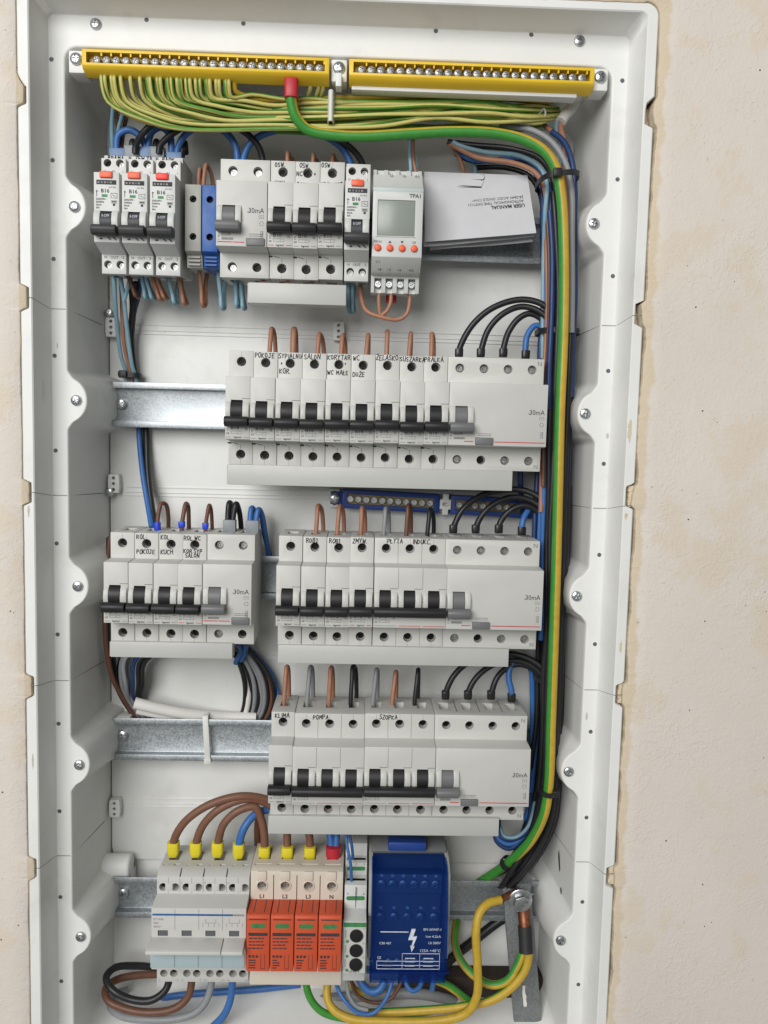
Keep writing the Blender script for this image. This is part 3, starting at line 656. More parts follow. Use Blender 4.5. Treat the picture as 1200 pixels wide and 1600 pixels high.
def comb(r, x0, x1, z0, z1, label, y=6):
    t = thing('busbar_cover', label, 'busbar', (x0, y, z0), 'comb busbars under the breaker rows')
    mb = MB(); mb.box(0, x1-x0, 0, 12, 0, z1-z0); part('cover', mb, 'comb', t, bevel=.5)
    mb = MB(); n = int((x1-x0)/MW)
    for k in range(n): mb.box(k*MW+6.8, k*MW+10.8, 12, 19, z1-z0-4, z1-z0+3)
    part('copper_teeth', mb, 'copper', t)['kind'] = 'stuff'
    mb = MB(); mb.box(-.6, .0, .6, 11.4, .4, z1-z0-.4); part('end_cap', mb, 'comb', t)

# row one
rcbo(0, 15.8, 'slim white breaker with orange button, nearest the cabinet side wall, marked BRAMA', 'orange', 'BRAMA')
rcbo(0, 35.0, 'slim white breaker with orange button, middle of three, marked ZEW.TA', 'orange', 'ZEW.TA')
rcbo(0, 54.2, 'slim white breaker with brighter red button, next to the grey terminal block', 'redbtn', 'RAOK.')
def tblock(x, wd, mat, label):
    t = thing('terminal_block', label, 'terminal', (x, RAIL_Y, rail_z(0)), 'rail terminal blocks')
    mb = MB(); mb.prism_x([(-2, -34), (-38, -36), (-40, -27.2), (-46, -25.6), (-46, 20.6), (-30, 22), (-14, 27), (-2, 27)], .1, wd-.1); me = mb.mesh('b', .5); c = MB()
    for z in (10.5, -15.5): c.cyl((wd/2, z), 2.5, -50, -38, 18)
    part('housing', cut(me, c.mesh('c', smooth=False), 30), mat, t)
    for z in (10.5, -15.5): term(t, wd/2, z, 2.1, 46, 7)
    mb = MB()
    for k in range(3): mb.box(1.5, wd-1.5, -41.2, -38, -29.4-k*2.6, -28.2-k*2.6)
    part('ridge', mb, mat, t)['kind'] = 'stuff'
tblock(75.2, 11.6, 'greytb', 'light grey rail terminal block between the slim breakers and the blue one')
tblock(87.2, 11.4, 'bluetb', 'bright blue rail terminal block in the top row')
rcd(0, 99.9, 2, 'two-pole residual current breaker with grey lever and 30mA print in the top row', '25A')
R0 = 99.9+2*MW
mcb(0, R0, 1, 'single breaker in the top row, first after the grey-lever one, OSW. KUCH+ handwritten', [('OSW.', 3, 35.4, 2.6), ('KUCH+', 1.6, 22.6, 2.6)], 'B10', True)
mcb(0, R0+MW, 1, 'single breaker in the top row with OSW. NC + handwritten round its screw', [('OSW.', 3, 35.4, 2.6), ('NC', 1, 29.6, 2.8), ('+', 13.4, 29.8, 3), ('POK+', 1.6, 22.6, 2.6)], 'B10')
mcb(0, R0+2*MW, 1, 'single breaker in the top row with OSW. PRAL+ KOT handwritten, beside a slim breaker', [('OSW.', 1, 35.6, 2.6), ('PRAL+KOT', .8, 22.6, 2.4)], 'B10')
rcbo(0, 189.0, 'slim white breaker with orange button standing against the time switch', 'orange')
comb(0, 121, 191, -61.4, -46.9, 'short white busbar cover under the top row of breakers')

def timer():
    t = thing('time_switch', 'white digital time switch with grey screen and four orange buttons', 'time switch', (208.5, RAIL_Y, rail_z(0)))
    nt, nb, st, sb = 18.4, -28.6, 37.4, -50
    mb = MB(); mb.prism_x([(-2, sb+4), (-40, sb), (-42, sb+12), (-47, sb+12), (-50, nb-8), (-UN, nb), (-UN, nt), (-50, nt+8), (-47, st-6), (-40, st-6), (-38, st), (-2, st)], .15, 35.2); me = mb.mesh('b', .4)
    c = MB()
    for k in range(4):
        x = 5.2+k*8.2; c.box(x-2.6, x+2.6, -60, -36, sb-3, sb+10.2); c.box(x-2.6, x+2.6, -60, -36, st-5.4, st+3)
    c.box(3.6, 29.8, -UN-3, -UN+1.2, nt-32.6, nt-8.2)
    part('housing', cut(me, c.mesh('c', smooth=False), 30), 'rcbo', t)
    for k in range(4):
        x = 5.2+k*8.2; link('terminal_screw', cached(('tsz', 2.5), lambda: screw_mesh(2.5, 1.5, False).copy()), 'zinc', t, (x, -37.6, sb+6.4), (0, random.uniform(0, 1.5), 0))
    mb = MB(); mb.box(3.8, 29.6, -UN+.4, -UN+1.4, nt-32.4, nt-8.4); part('screen', mb, 'screen', t, bevel=.3)
    for k, s in enumerate(('MENU', '\u25b2', '\u25bc', 'OK')):
        x = 4.2+k*8.5
        mb = MB(); mb.lathe((x, nt-41), [(2.4, -UN+.5), (2.4, -UN-1.2), (1.9, -UN-1.8), (1, -UN-2)], 18); part('button', mb, 'orange', t)
        if k in (0, 3): text(s, 1.7, x, -UN-.13, nt-37.6, 'ink', t, sx=.85)
        else:
            d = 1 if k == 1 else -1; zc = nt-36.8
            part('arrow_print', MB().prism_y([(x-1.1, zc-.8*d), (x+1.1, zc-.8*d), (x, zc+1.0*d)], -UN-.13, -UN-.02), 'ink', t)
    text('TPA1', 2.6, 33.4, -UN-.13, nt-6.4, 'ink', t, 'r', bold=True)
    mb = MB(); mb.box(-.6, 35.9, -UN-1.6, -UN+4, nt-2.4, nt+.6); part('cover_lip', mb, 'lipclear', t, bevel=.5)
    mb = MB(); mb.box(2.6, 30.8, -UN-.12, -UN-.02, nt-33.6, nt-33.2); part('screen_border', mb, 'inkgrey', t)
    def slanted(s, h, x, f, al='c'):         # print on the sloping lower face
        y0, z0, y1, z1 = -UN, nb, -50, nb-8; o = text(s, h, x, y0+(y1-y0)*f*-1*-1, z0+(z1-z0)*f, 'ink', t, al)
        o.rotation_euler = (math.atan2(11.2, 8)-0, 0, 0); o.location.y -= .0002; return o
    for s, x, f in (('C1', 4.5, .42), ('18', 6.2, .95), ('15', 13, .95), ('16', 20.4, .95), ('A2', 28.6, .95)): slanted(s, 2.0, x, f)
    for k, s in enumerate(('A1', '16', '15')): text(s, 2.0, 31-k*9, -49.0, 29.6, 'ink', t)
    mb = MB(); mb.box(12, 20, -16, -6, sb-1.8, sb+3); part('rail_clip', mb, 'redline', t)
timer()

# folded leaflet
def leaflet():
    p = [at(663, 268, 34), at(824, 274, 32), at(838, 364, 22), at(664, 378, 26)]
    t = thing('instruction_leaflet', 'folded white instruction leaflet, printed upside down, tucked beside the time switch', 'leaflet', tuple(p[3]))
    o = p[3]
    def sheet(nm, q, th, curl, seed):
        m_ = MB(); N_, K_ = 16, 12; rn = Nz(seed, .35); vs = []
        for side in (0, 1):
            for i in range(N_+1):
                for j in range(K_+1):
                    u, v = i/N_, j/K_
                    a = q[3]*(1-u)*(1-v)+q[2]*u*(1-v)+q[0]*(1-u)*v+q[1]*u*v
                    y = a.y + rn(u*1.3+v*.7)*1.4*curl + 2.6*curl*math.sin(u*2.4+v*1.5) + side*th
                    vs.append((a.x-o.x, y-o.y, a.z-o.z))
        fs = []; n = (N_+1)*(K_+1); ix = lambda s_, i, j: s_*n+i*(K_+1)+j
        for i in range(N_):
            for j in range(K_): fs.append((ix(0, i, j), ix(0, i+1, j), ix(0, i+1, j+1), ix(0, i, j+1))); fs.append((ix(1, i, j), ix(1, i, j+1), ix(1, i+1, j+1), ix(1, i+1, j)))
        for i in range(N_): fs.append((ix(0, i, 0), ix(1, i, 0), ix(1, i+1, 0), ix(0, i+1, 0))); fs.append((ix(0, i, K_), ix(0, i+1, K_), ix(1, i+1, K_), ix(1, i, K_)))
        for j in range(K_): fs.append((ix(0, 0, j), ix(0, 0, j+1), ix(1, 0, j+1), ix(1, 0, j))); fs.append((ix(0, N_, j), ix(1, N_, j), ix(1, N_, j+1), ix(0, N_, j+1)))
        m_.add(vs, fs); return part(nm, m_, 'paper', t)
    sheet('front_sheet', p, .5, .12, 11)
    sheet('inner_sheet', [at(663, 275, 38), at(822, 281, 35), at(836, 368, 26), at(662, 386, 31)], .4, 1.1, 12)
    sheet('rear_sheet', [at(663, 285, 42), at(818, 290, 39), at(834, 376, 32), at(672, 390, 37)], .4, 1.3, 13)
    # print on the front sheet, upside down
    ex = (p[2]-p[3]); ex_n = ex.normalized(); rot = math.pi + math.atan2(-ex.z, ex.x)
    def pr(s, h, px, py, bold=False):
        q = at(px, py, 26); me0, (wd, mn) = text_mesh(s, bold); k = h/.69
        o2 = bpy.data.objects.new('lettering', me0.copy()); o2.data.materials.append(M['ink']); C.objects.link(o2); o2.parent = t
        o2.scale = (k*S,)*3; fr = p[1]-p[2]; nrm = ex.cross(fr).normalized()
        X = -ex_n; Zv = -(fr - ex_n*fr.dot(ex_n)).normalized(); Y = Zv.cross(X)
        mm = Matrix((X, Y, Zv)).transposed().to_4x4(); o2.rotation_euler = mm.to_euler()
        u = (q-o); dpt = (u.dot(ex.cross(fr).normalized())); q = q - ex.cross(fr).normalized()*dpt; n_ = nrm if nrm.y < 0 else -nrm
        o2.location = (q-o+n_*.75)*S
    pr('USER MANUAL', 2.6, 820, 317, True); pr('ASTRONOMICAL TIME SWITCH', 2.0, 818, 310); pr('24-264V AC/DC SINGLE CHANNEL', 2.0, 818, 303)
    m_ = MB(); fr = p[1]-p[2]; nrm = ex.cross(fr).normalized(); nrm = nrm if nrm.y < 0 else -nrm
    def on(px, py): q = at(px, py, 30); q = q-nrm*((q-o).dot(nrm)); return q-o+nrm*1.3
    for a in ([(695, 271), (703, 289), (752, 292), (757, 279), (716, 275), (714, 287), (702, 288)], [(716, 275), (720, 270), (757, 270), (758, 276), (752, 280)], [(714, 287), (752, 291)]):
        m_.tube([on(*q) for q in a], .3, 5)
    part('line_drawing', m_, 'ink', t)
leaflet()

# row two
X2 = 107.0
W2 = [([], 'blank single breaker, first of the second row beside the bare rail'), ([('POKOJE', 1.2, 35.4)], 'single breaker with POKOJE handwritten above its screw'),
      ([('SYPIALNIA', .4, 35.4, 2.9), ('+', 2, 30.4, 2.6), ('KOR.', 1.2, 24.2)], 'single breaker with SYPIALNIA + KOR. handwritten round its screw'), ([('SALON', 1.4, 35.4)], 'single breaker with SALON handwritten above its screw, second row'),
      ([('KORYTAR', .6, 35.2, 3), ('+', 13, 31.2, 2.4), ('WC MA|E', .6, 24.4, 2.8)], 'single breaker with KORYTAR + WC MALE handwritten round its screw'), ([('WC', 1.4, 35.2, 3), ('DUQE', 1.4, 23.6, 2.8)], 'single breaker with WC DUZE handwritten round its screw'),
      ([('QELASKO', .4, 35.6, 3)], 'single breaker with ZELASKO handwritten above its screw'), ([('SUSZARKA', .2, 35.6, 2.9)], 'single breaker with SUSZARKA handwritten above its screw'), ([('PRALKA', .6, 35.6, 3)], 'single breaker with PRALKA handwritten, beside the four-pole breaker of the second row')]
for k, (wr, lb) in enumerate(W2): mcb(1, X2+k*MW, 1, lb, wr)
rcd(1, X2+9*MW, 4, 'four-pole residual current breaker of the second row, grey lever and red line', '40A')
comb(1, 107.2, 316.2, -192.2, -177.4, 'long white busbar cover under the second row of breakers')
# row three
X3 = 21.2
for k, (wr, lb) in enumerate([([], 'blank single breaker at the cabinet side, first of the small third-row block'), ([('ROL', 1.6, 35.2, 2.9), ('POKOJE', 1.6, 24.2, 2.9)], 'single breaker with ROL POKOJE handwritten round its screw'),
      ([('KOL', 1.4, 35.4, 2.9), ('KUCH', 1.4, 24.4, 2.9)], 'single breaker with KOL KUCH handwritten round its screw'), ([('ROL.WC', 1.0, 35.2, 2.9), ('KOR.SYP', .8, 25.6, 2.6), ('SALON', 2.0, 22.2, 2.6)], 'single breaker with ROL.WC KOR. SYP SALON handwritten on it')]):
    mcb(2, X3+k*MW, 1, lb, wr, 'B10', k == 3)
rcd(2, X3+4*MW, 2, 'two-pole residual current breaker with grey lever closing the small third-row block', '25A')
comb(2, 21.8, 111.8, -322.4, -310.6, 'short white busbar cover under the small third-row block')
X3b = 144.9
for k, (wr, lb) in enumerate([([], 'blank single breaker, first of the larger third-row block'), ([('ROB2', 2.4, 35.2, 3)], 'single breaker with ROB2 handwritten above its screw'), ([('ROB1', 1.8, 35.2, 3)], 'single breaker with ROB1 handwritten above its screw'),
      ([('ZMYW.', 1.6, 35.2, 3)], 'single breaker with ZMYW. handwritten above its screw')]): mcb(2, X3b+k*MW, 1, lb, wr, 'B16', k == 3)
mcb(2, X3b+4*MW, 3, 'three-pole breaker with one wide black lever and PLYTA INDUKC. handwritten', [('P|YTA', 9.6, 35.8, 3), ('INDUKC.', 28.4, 35.6, 3)], 'B16')
rcd(2, X3b+7*MW, 4, 'four-pole residual current breaker of the third row, grey lever, under the blue neutral bar', '40A')
comb(2, 146.2, 318.6, -324.8, -311.0, 'long white busbar cover under the larger third-row block')
# row four
X4 = 140.9
mcb(3, X4, 1, 'single breaker with KLIMA handwritten above its screw', [('KLIMA', 3, 35.2, 3)], 'C16')
mcb(3, X4+MW, 3, 'three-pole breaker with wide black lever and POMPA handwritten', [('POMPA', 14, 35.2, 3)], 'C16')
mcb(3, X4+4*MW, 3, 'three-pole breaker with wide black lever and SZOPKA handwritten', [('SZOPKA', 11, 35.4, 3)], 'C16')
rcd(3, X4+7*MW, 4, 'four-pole residual current breaker of the fourth row with empty-looking dark screw holes', '40A')
comb(3, 140.6, 316.2, -457.6, -443.4, 'long white busbar cover under the fourth row of breakers')

# row five
def transfer_switch():
    t = thing('transfer_switch', 'grey-white four-pole changeover switch with blue stripe and clear label strip', 'switch', (55, RAIL_Y, rail_z(4))); W = 71
    nt, nb, st, sb = 27.6, -21, 42.8, -42.4; un = 61
    mb = MB(); mb.prism_x([(-2, sb+2), (-44.2, sb), (-44.2, nb-2), (-un, nb), (-un, nt-18), (-un+3, nt-18.6), (-un+3, nt-23), (-un, nt-24), ][:5] + [(-un, nt), (-44.2, nt+2), (-44.2, st), (-36, st+4), (-2, st+4)], .15, W-.15); me = mb.mesh('b', .4); c = MB()
    for k in range(4):
        x0 = k*W/4
        for a in (5.0, 14.2): c.cyl((x0+a, 34.6), 3.1, -48, -34, 18); 
        for a in (5.6, 13.2): c.cyl((x0+a, -35.4), 3.0, -48, -34, 18)
        c.box(x0+5, x0+13, -26, -12, st-4, st+8); c.box(x0+11, x0+15, -34.5, -31.5, st+2.4, st+8); c.box(x0+3, x0+5, -34.5, -32.5, st+3, st+8)
        c.box(x0+5, x0+12.5, -un-3, -un+6, nt-22, nt-17.4)
        if k: c.box(x0-.5, x0+.5, -44, -36, st-2, st+8)
    part('housing', cut(me, c.mesh('c', smooth=False), 30), 'device', t)
    for k in range(4):
        x0 = k*W/4
        term(t, x0+5, 34.6, 2.5); term(t, x0+5.6, -35.4, 2.4, mat='clamp'); term(t, x0+13.2, -35.4, 2.4)
        mb = MB(); mb.box(x0+6.6, x0+12.2, -44.5, -40, 31.6, 37.6); part('shutter', mb, 'device', t, bevel=.2)
        mb = MB(); mb.box(x0+5.4, x0+12.2, -un+.5, -un+5, nt-22, nt-17.6); part('lever_window', mb, 'dgrey', t)
        for a, z0, z1, y in ((9, 38.6, 42.2, -44.26), (9, 30.6, 30.9, -44.26)): mb = MB(); mb.box(x0+a-.1, x0+a+.1, y, y+.2, min(z0, 25), z1 if z0 > 31 else 30.6)
        mb = MB(); mb.box(x0+8.9, x0+9.1, -44.3, -44, 29.2, 31.2); mb.box(x0+8.9, x0+9.1, -44.3, -44, 37.8, st-.4); part('pole_groove', mb, 'dgrey', t)
        if k:
            mb = MB(); mb.box(x0-.12, x0+.12, -un-.06, -un+.1, nt-17, nt-.6); mb.box(x0-.12, x0+.12, -44.3, -44, nt+3, st-.4); part('pole_groove', mb, 'dgrey', t)
        text(str((1, 5, 9, 13)[k]), 1.6, x0+1.4, -44.32, 37.4, 'inkgrey', t)
        text(str((2, 6, 10, 14)[k]), 1.6, x0+2.2, -44.32, -41.6, 'inkgrey', t); text(str((4, 8, 12, 16)[k]), 1.6, x0+16, -44.32, -41.6, 'inkgrey', t)
    mb = MB(); mb.box(1, W-10, -un-.14, -un, nt-5.8, nt-4.4); part('blue_stripe', mb, 'blueline', t)
    mb = MB(); mb.box(W-9.6, W-1.6, -un-.14, -un, nt-5.8, nt-4.4); part('stripe_end', mb, 'inkgrey', t)
    for k, s in enumerate(('SFT440', '40A', '400V~')): text(s, 1.8, 1.4, -un-.14, nt-9.6-k*2.9, 'inkgrey', t, 'l')
    mb = MB()
    for x0 in (38.5, 56):
        for a in (0, 4.2, 8.4, 12): mb.box(x0+a, x0+a+.3, -un-.14, -un, nt-14.5, nt-11.5)
        for a in (2, 9.6): mb.box(x0+a, x0+a+.3, -un-.14, -un, nt-11.4, nt-8.2)
        mb.box(x0+2, x0+9.8, -un-.14, -un, nt-11.5, nt-11.2)
    part('wiring_print', mb, 'inkgrey', t)
    mb = MB(); mb.prism_x([(-un+2, nt-22.6), (-un-11.5, nt-24.4), (-un-14.5, nt-25.0), (-un-14.8, nt-27.6), (-un-12, nt-28.2), (-un+2, nt-28.4)], -.8, 54.2); part('lever_bar', mb, 'device', t, bevel=.6)
    mb = MB(); mb.prism_x([(-un+2, nt-22.6), (-un-11.5, nt-24.4), (-un-14.5, nt-25.0), (-un-14.8, nt-27.6), (-un-12, nt-28.2), (-un+2, nt-28.4)], 54.7, 70.4); part('lever_bar', mb, 'device', t, bevel=.6)
    mb = MB(); mb.box(-.4, W-1.2, -un-1.6, -un-.1, nb+2.2, nb+14.2); part('label_window', mb, 'paleclear', t, bevel=.5)
    for k in range(1, 4): mb = MB(); mb.box(k*W/4-.15, k*W/4+.15, -un-1.7, -un-1.5, nb+3, nb+13); part('window_groove', mb, 'dgrey', t)
transfer_switch()

def arrester():
    t = thing('surge_arrester', 'cream surge arrester with four orange plug-in cartridges marked L1 L2 L3 N', 'surge arrester', (126.6, RAIL_Y, rail_z(4))); W = 71.4; p = W/4
    mb = MB(); mb.prism_x([(-2, -42), (-44.2, -44.4), (-44.2, -18), (-36, -18), (-36, 23.2), (-44.2, 23.2), (-44.2, 48), (-39, 49.4), (-2, 49.4)], .2, W-.2); me = mb.mesh('b', .5); c = MB()
    for k in range(4):
        x = (k+.5)*p; c.cyl((x, 36.8), 3.5, -50, -30, 20); c.box(x-4.5, x+4.5, -28, -10, 42, 53); c.box(x-6.6, x+6.6, -37, -34.6, 47, 53)
        if k: c.box(k*p-.35, k*p+.35, -46, -41, 24, 45)
    c.cyl((2.5*p+2, -19.5), 3.4, -50, -30, 20)
    part('base', cut(me, c.mesh('c', smooth=False), 30), 'cream', t)
    for k, s in enumerate(('L1', 'L2', 'L3', 'N')):
        x = (k+.5)*p; term(t, x, 36.8, 2.9, d=4, mat='clamp')
        mb = MB(); mb.lathe((x, 36.8), [(4.6, -44), (4.6, -44.9), (4.3, -45.1), (3.6, -45.1), (3.5, -43)], 24, caps=False); part('screw_collar', mb, 'cream', t)
        mb = MB(); mb.box(x-3.4, x+3.4, -45.4, -44, 41.2, 48.4); part('wire_guide', mb, 'cream', t, bevel=.4)
        text(s, 3.0, x, -44.5, 26.6, 'marker', t, bold=True)
        q = thing('x', '', '') if False else None
        mb = MB(); mb.prism_x([(-37, -19.4), (-64.6, -19.4), (-66.2, -18), (-66.2, 24), (-64.6, 25.6), (-37, 25.6)], k*p+.35, (k+1)*p-.35); cart = part('cartridge', mb, 'arrester', t, bevel=.5)
        mb = MB(); mb.prism_y([(x-3.6+.9*math.cos(a)*2-(0 if math.cos(a) < 0 else -7.2), 17.4+1.7*math.sin(a)) for a in [2*math.pi*j/20 for j in range(20)]], -66.5, -65.9); part('status_window', mb, 'green', cart, (0, 0, 0))
        mb = MB(); y0, y1 = -66.36, -66.18; rr2 = random.Random(k)
        mb.box(k*p+2.2, (k+1)*p-2.2, y0, y1, 22, 22.8); mb.box(k*p+1.8, (k+1)*p-1.8, y0, y1, 9.6, 12)
        for j in range(4):
            z = 7.2-j*2.6; a = k*p+2
            for seg in range(4):
                b = a+rr2.uniform(1.2, 3.4); mb.box(a, min(b, (k+1)*p-2.4), y0, y1, z, z+.9); a = b+.5
        for j in range(3): mb.box(k*p+2+j*2.6, k*p+3.8+j*2.6, y0, y1, -7.6, -5.6)
        for j in range(4): mb.box(k*p+2, k*p+rr2.uniform(5, 7.6), y0, y1, -10-j*2, -9.1-j*2)
        mb.box(k*p+11, k*p+11.3, y0, y1, -16.4, -5); mb.box(k*p+14, k*p+14.3, y0, y1, -16.4, -5); mb.box(k*p+11, k*p+14.3, y0, y1, -16.4, -16.1)
        part('cartridge_print', mb, 'ink', cart)
        for dx in (-4, 4): mb = MB(); mb.box(x+dx-.25, x+dx+.25, -62, -44.6, 25.4, 25.75); part('grip_groove', mb, 'ink', cart)
arrester()

def indicator():
    t = thing('phase_indicator', 'narrow white phase indicator with three round black knobs and green stripe', 'indicator', (199, RAIL_Y, rail_z(4))); W = 17.4
    mb = MB(); mb.prism_x([(-2, -42), (-42, -42), (-46, -23.6), (-60, -23.6), (-60, 17.6), (-45, 19.4), (-43, 37), (-30, 38.4), (-30, 48), (-20, 49), (-18, 58), (-2, 58)], .15, W-.15); me = mb.mesh('b', .4)
    part('housing', me, 'rcbo', t)
    mb = MB(); mb.box(.4, W-.4, -60.3, -59.8, -23.2, 17.2); part('front_plate', mb, 'device', t)
    mb = MB(); mb.box(.4, W-.4, -60.5, -60.2, 13.6, 17); part('green_stripe', mb, 'green', t)
    for k, z in enumerate((6.8, -5, -16.2)):
        mb = MB(); mb.lathe((9.9, z), [(5.0, -60), (5.0, -61.4), (4.4, -62.2), (2.5, -62.6)], 24); kn = part('knob', mb, 'fblack', t)
        mb = MB(); mb.lathe((3.2, z-4.6), [(1.1, -60.2), (1.1, -60.7), (.6, -60.9)], 12); part('lamp', mb, 'green', t)
        text('G%d' % (k+1), 1.3, 15.6, -60.45, z+5.0, 'inkgrey', t)
        mb = MB()
        for j in range(4): mb.box(1.4, 2.4, -60.45, -60.3, z-1.6+j*1.5, z-.8+j*1.5)
        part('scale_print', mb, 'inkgrey', t)
    text('LK-BZ-3', 1.6, W/2, -60.45, -22.6, 'ink', t, bold=True)
    for z, y, nn in ((27, -44.4, '456'), (43.4, -30.3, '123')):
        mb = MB(); mb.prism_y([(W/2+(5.6 if math.cos(a) > 0 else -5.6)+1.6*math.cos(a), z+1.6*math.sin(a)) for a in [2*math.pi*j/20 for j in range(20)]], y, y+1.2); part('terminal_marker', mb, 'green', t)
        for j, s in enumerate(nn): text(s, 1.5, 2.4+j*6.3, y-.15 if y < -40 else -30.2, z+3.0, 'ink', t)
    mb = MB(); mb.box(8.6, 8.85, -45.6, -44, 20, 36); part('housing_groove', mb, 'dgrey', t)
    for y, z in ((-36.5, 37.9), (-25, 48.6)):
        mb = MB(); mb.box(1.4, W-1.4, y-1, y+1, z-.4, z+.35); part('wire_slot', mb, 'hole', t)
indicator()

def dist_block():
    t = thing('distribution_block', 'power distribution block under a dark blue see-through cover with lightning mark', 'distribution block', (217.6, RAIL_Y, rail_z(4))); W = 62.4
    mb = MB(); mb.prism_x([(-2, -40), (-20, -40), (-22, 50), (-26, 56), (-18, 60), (-2, 60)], 2, W-1); part('base', mb, 'grey', t, bevel=.6)
    mb = MB(); mb.box(15, 45, -30, -18, 58, 65); part('release_tab', mb, 'navy', t, bevel=1)
    for x0, x1 in ((.2, 3.4), (W-2.6, W+.8)):
        mb = MB(); mb.prism_x([(-6, -32), (-44, -22), (-47, 6), (-44.5, 8), (-44.5, 12), (-47, 14), (-44, 46), (-34, 53), (-6, 56)], x0, x1); part('side_arm', mb, 'greytb', t, bevel=.5)
    mb = MB(); mb.prism_x([(-22, 40), (-36, 42), (-36, 27), (-30, 25), (-30, -18), (-38, -20), (-38, -34), (-22, -36)], 5, W-5); part('terminal_carrier', mb, 'grey', t, bevel=.5)
    for z, y, xs in ((35, -36.4, range(6)), (5, -31, range(5)), (-28, -38.4, range(7))):
        for k in xs:
            n = len(xs); x = 10+(W-20)*k/(n-1); screw(t, x, y, z, 3.7, 2.4, 'bar_screw', True, 'clamp_screw')
    for z, y, n in ((41.5, -36.6, 6), (12, -31, 5)):
        for k in range(n): mb = MB(); mb.box(9+(W-20)*k/(n-1), 11.4+(W-20)*k/(n-1), y-.3, y, z-1, z+1); part('number_plate', mb, 'inkwhite', t)
    pr = [(-22, 54), (-36, 53), (-46, 48), (-54, 20), (-56, -16), (-56, -24), (-50, -25.4), (-50, -38), (-24, -40)]
    prof = pr + [(y+1.4, z-.9 if z > 0 else z+1.0) for y, z in reversed(pr)]
    mb = MB(); mb.prism_x(prof, 2.4, W-1.6); cov = part('cover', mb, 'blueclear', t)
    for x0 in (2.2, W-2.8): mb = MB(); mb.prism_x(pr, x0, x0+1.4); part('cover_side', mb, 'blueclear', t)
    mb = MB(); mb.box(-.4, W+.4, -56.3, -50, -26.4, -24.6); part('cover_ridge', mb, 'blueclear', t)
    # white print on the sloping front
    def sl(x, f):   # f: 0 at z=20, 1 at z=-16
        return -54-2*f-.35, 20-36*f
    def st(s, h, x, f, al='c', b=False):
        y, z = sl(x, f); o = text(s, h, x, y, z, 'inkwhite', t, al, b)
    st('EN 60947-1', 2.0, 56, .34, 'r'); st('Icw 4.2kA', 2.0, 56, .49, 'r'); st('Ui 500V', 2.0, 56, .63, 'r'); st('125A +40\u00b0C', 2.2, 56, .80, 'r'); st('CSB 407', 1.8, 9, .64, 'l'); st('CE', 1.8, 7.6, .95, 'l')
    y, z = sl(0, .6); bolt = [(33.4, 9.5), (36.4, 9.5), (34.6, 3.4), (37.6, 3.6), (34.8, -4.2), (36, -4.2), (33.8, -8.6), (32.6, -3.8), (33.6, -3.9), (34.8, 1.0), (31.0, .8)]
    part('lightning_mark', MB().prism_y([(a, b) for a, b in bolt], -56.2, -55.2), 'inkwhite', t)
    mb = MB(); f = lambda a, b, c_, d: mb.box(a, b, -56.6, -56.2, c_, d)
    f(9.6, 31, 7.2, 7.8)
    for z in (-12.6, -16, -19.4): f(7.2, 55.4, z-.15, z+.15) if z < -13 else f(26.6, 55.4, z+2.6, z+2.9)
    for x in (7.2, 26.6, 40, 55.2): f(x, x+.25, -22.4, -10 if x > 20 else -16)
    f(7.2, 55.4, -22.4, -22.1)
    for x, z in ((12, -15), (12, -18.4), (29, -12.6), (29, -15.2), (29, -18.6), (43, -12.6), (43, -15.2), (43, -18.6)): f(x, x+7.5, z-1.4, z-.8)
    part('rating_table', mb, 'inkwhite', t)
dist_block()

# ------------------------------------------------------------------ earth bars, neutral bar
def earth_bar(x0, x1, s0, s1, label):
    z = 96.0; t = thing('earth_bar', label, 'terminal bar', (x0, 0, z))
    L = x1-x0; me = MB().prism_x([(8, -6), (2, -8.6), (-6.5, -6.4), (-8.8, -4.2), (-8.8, 6.4), (8, 6.4)], 0, L).mesh('b', .5)
    c = MB(); c.box(3, L-3, -12, -2, -2.6, 4.4)
    part('housing', cut(me, c.mesh('c', smooth=False), 30), 'yellow', t)
    mb = MB(); mb.box(3.5, L-3.5, -3.6, -1.8, -2.4, 1.8); part('brass_strip', mb, 'brass', t)
    n = 24; dv = MB().box(-.5, .5, -8.2, -2, 2.2, 4.5).mesh('d')
    for k in range(n):
        x = s0+(s1-s0)*k/(n-1)-x0; screw(t, x, -6.3, -.2, 2.85, 2.2, 'bar_screw', True, 'clamp_screw')
        link('divider', dv, 'yellow', t, (x+3.3, 0, 0))
    return t
eb1 = earth_bar(8.8, 176.6, 18.6, 169.8, 'yellow earth terminal bar with wires below it, the one above the slim breakers')
eb2 = earth_bar(190.2, 359.6, 198.8, 351.2, 'yellow earth terminal bar without wires at the upper cabinet corner')
for k, (x, z) in enumerate(((3.4, 97.6), (183.2, 98.2), (365.2, 98.6))):
    mb = MB(); mb.box(x-5.5, x+5.5, -3, 14, z-9, z+6); bpart('bar_post', mb, 'shell', 1.2)
    screw(box, x-BO.x, -3-BO.y, z-BO.z, 4.2, 2.4)
mb = MB(); mb.box(181.2, 185.2, -8.8, 2, 84, 93); bpart('bar_clip', mb, 'shell', .6)
mb = MB(); mb.box(192, 350, 0, 10, 85.6, 88.6); bpart('bar_shelf', mb, 'shell', .6)

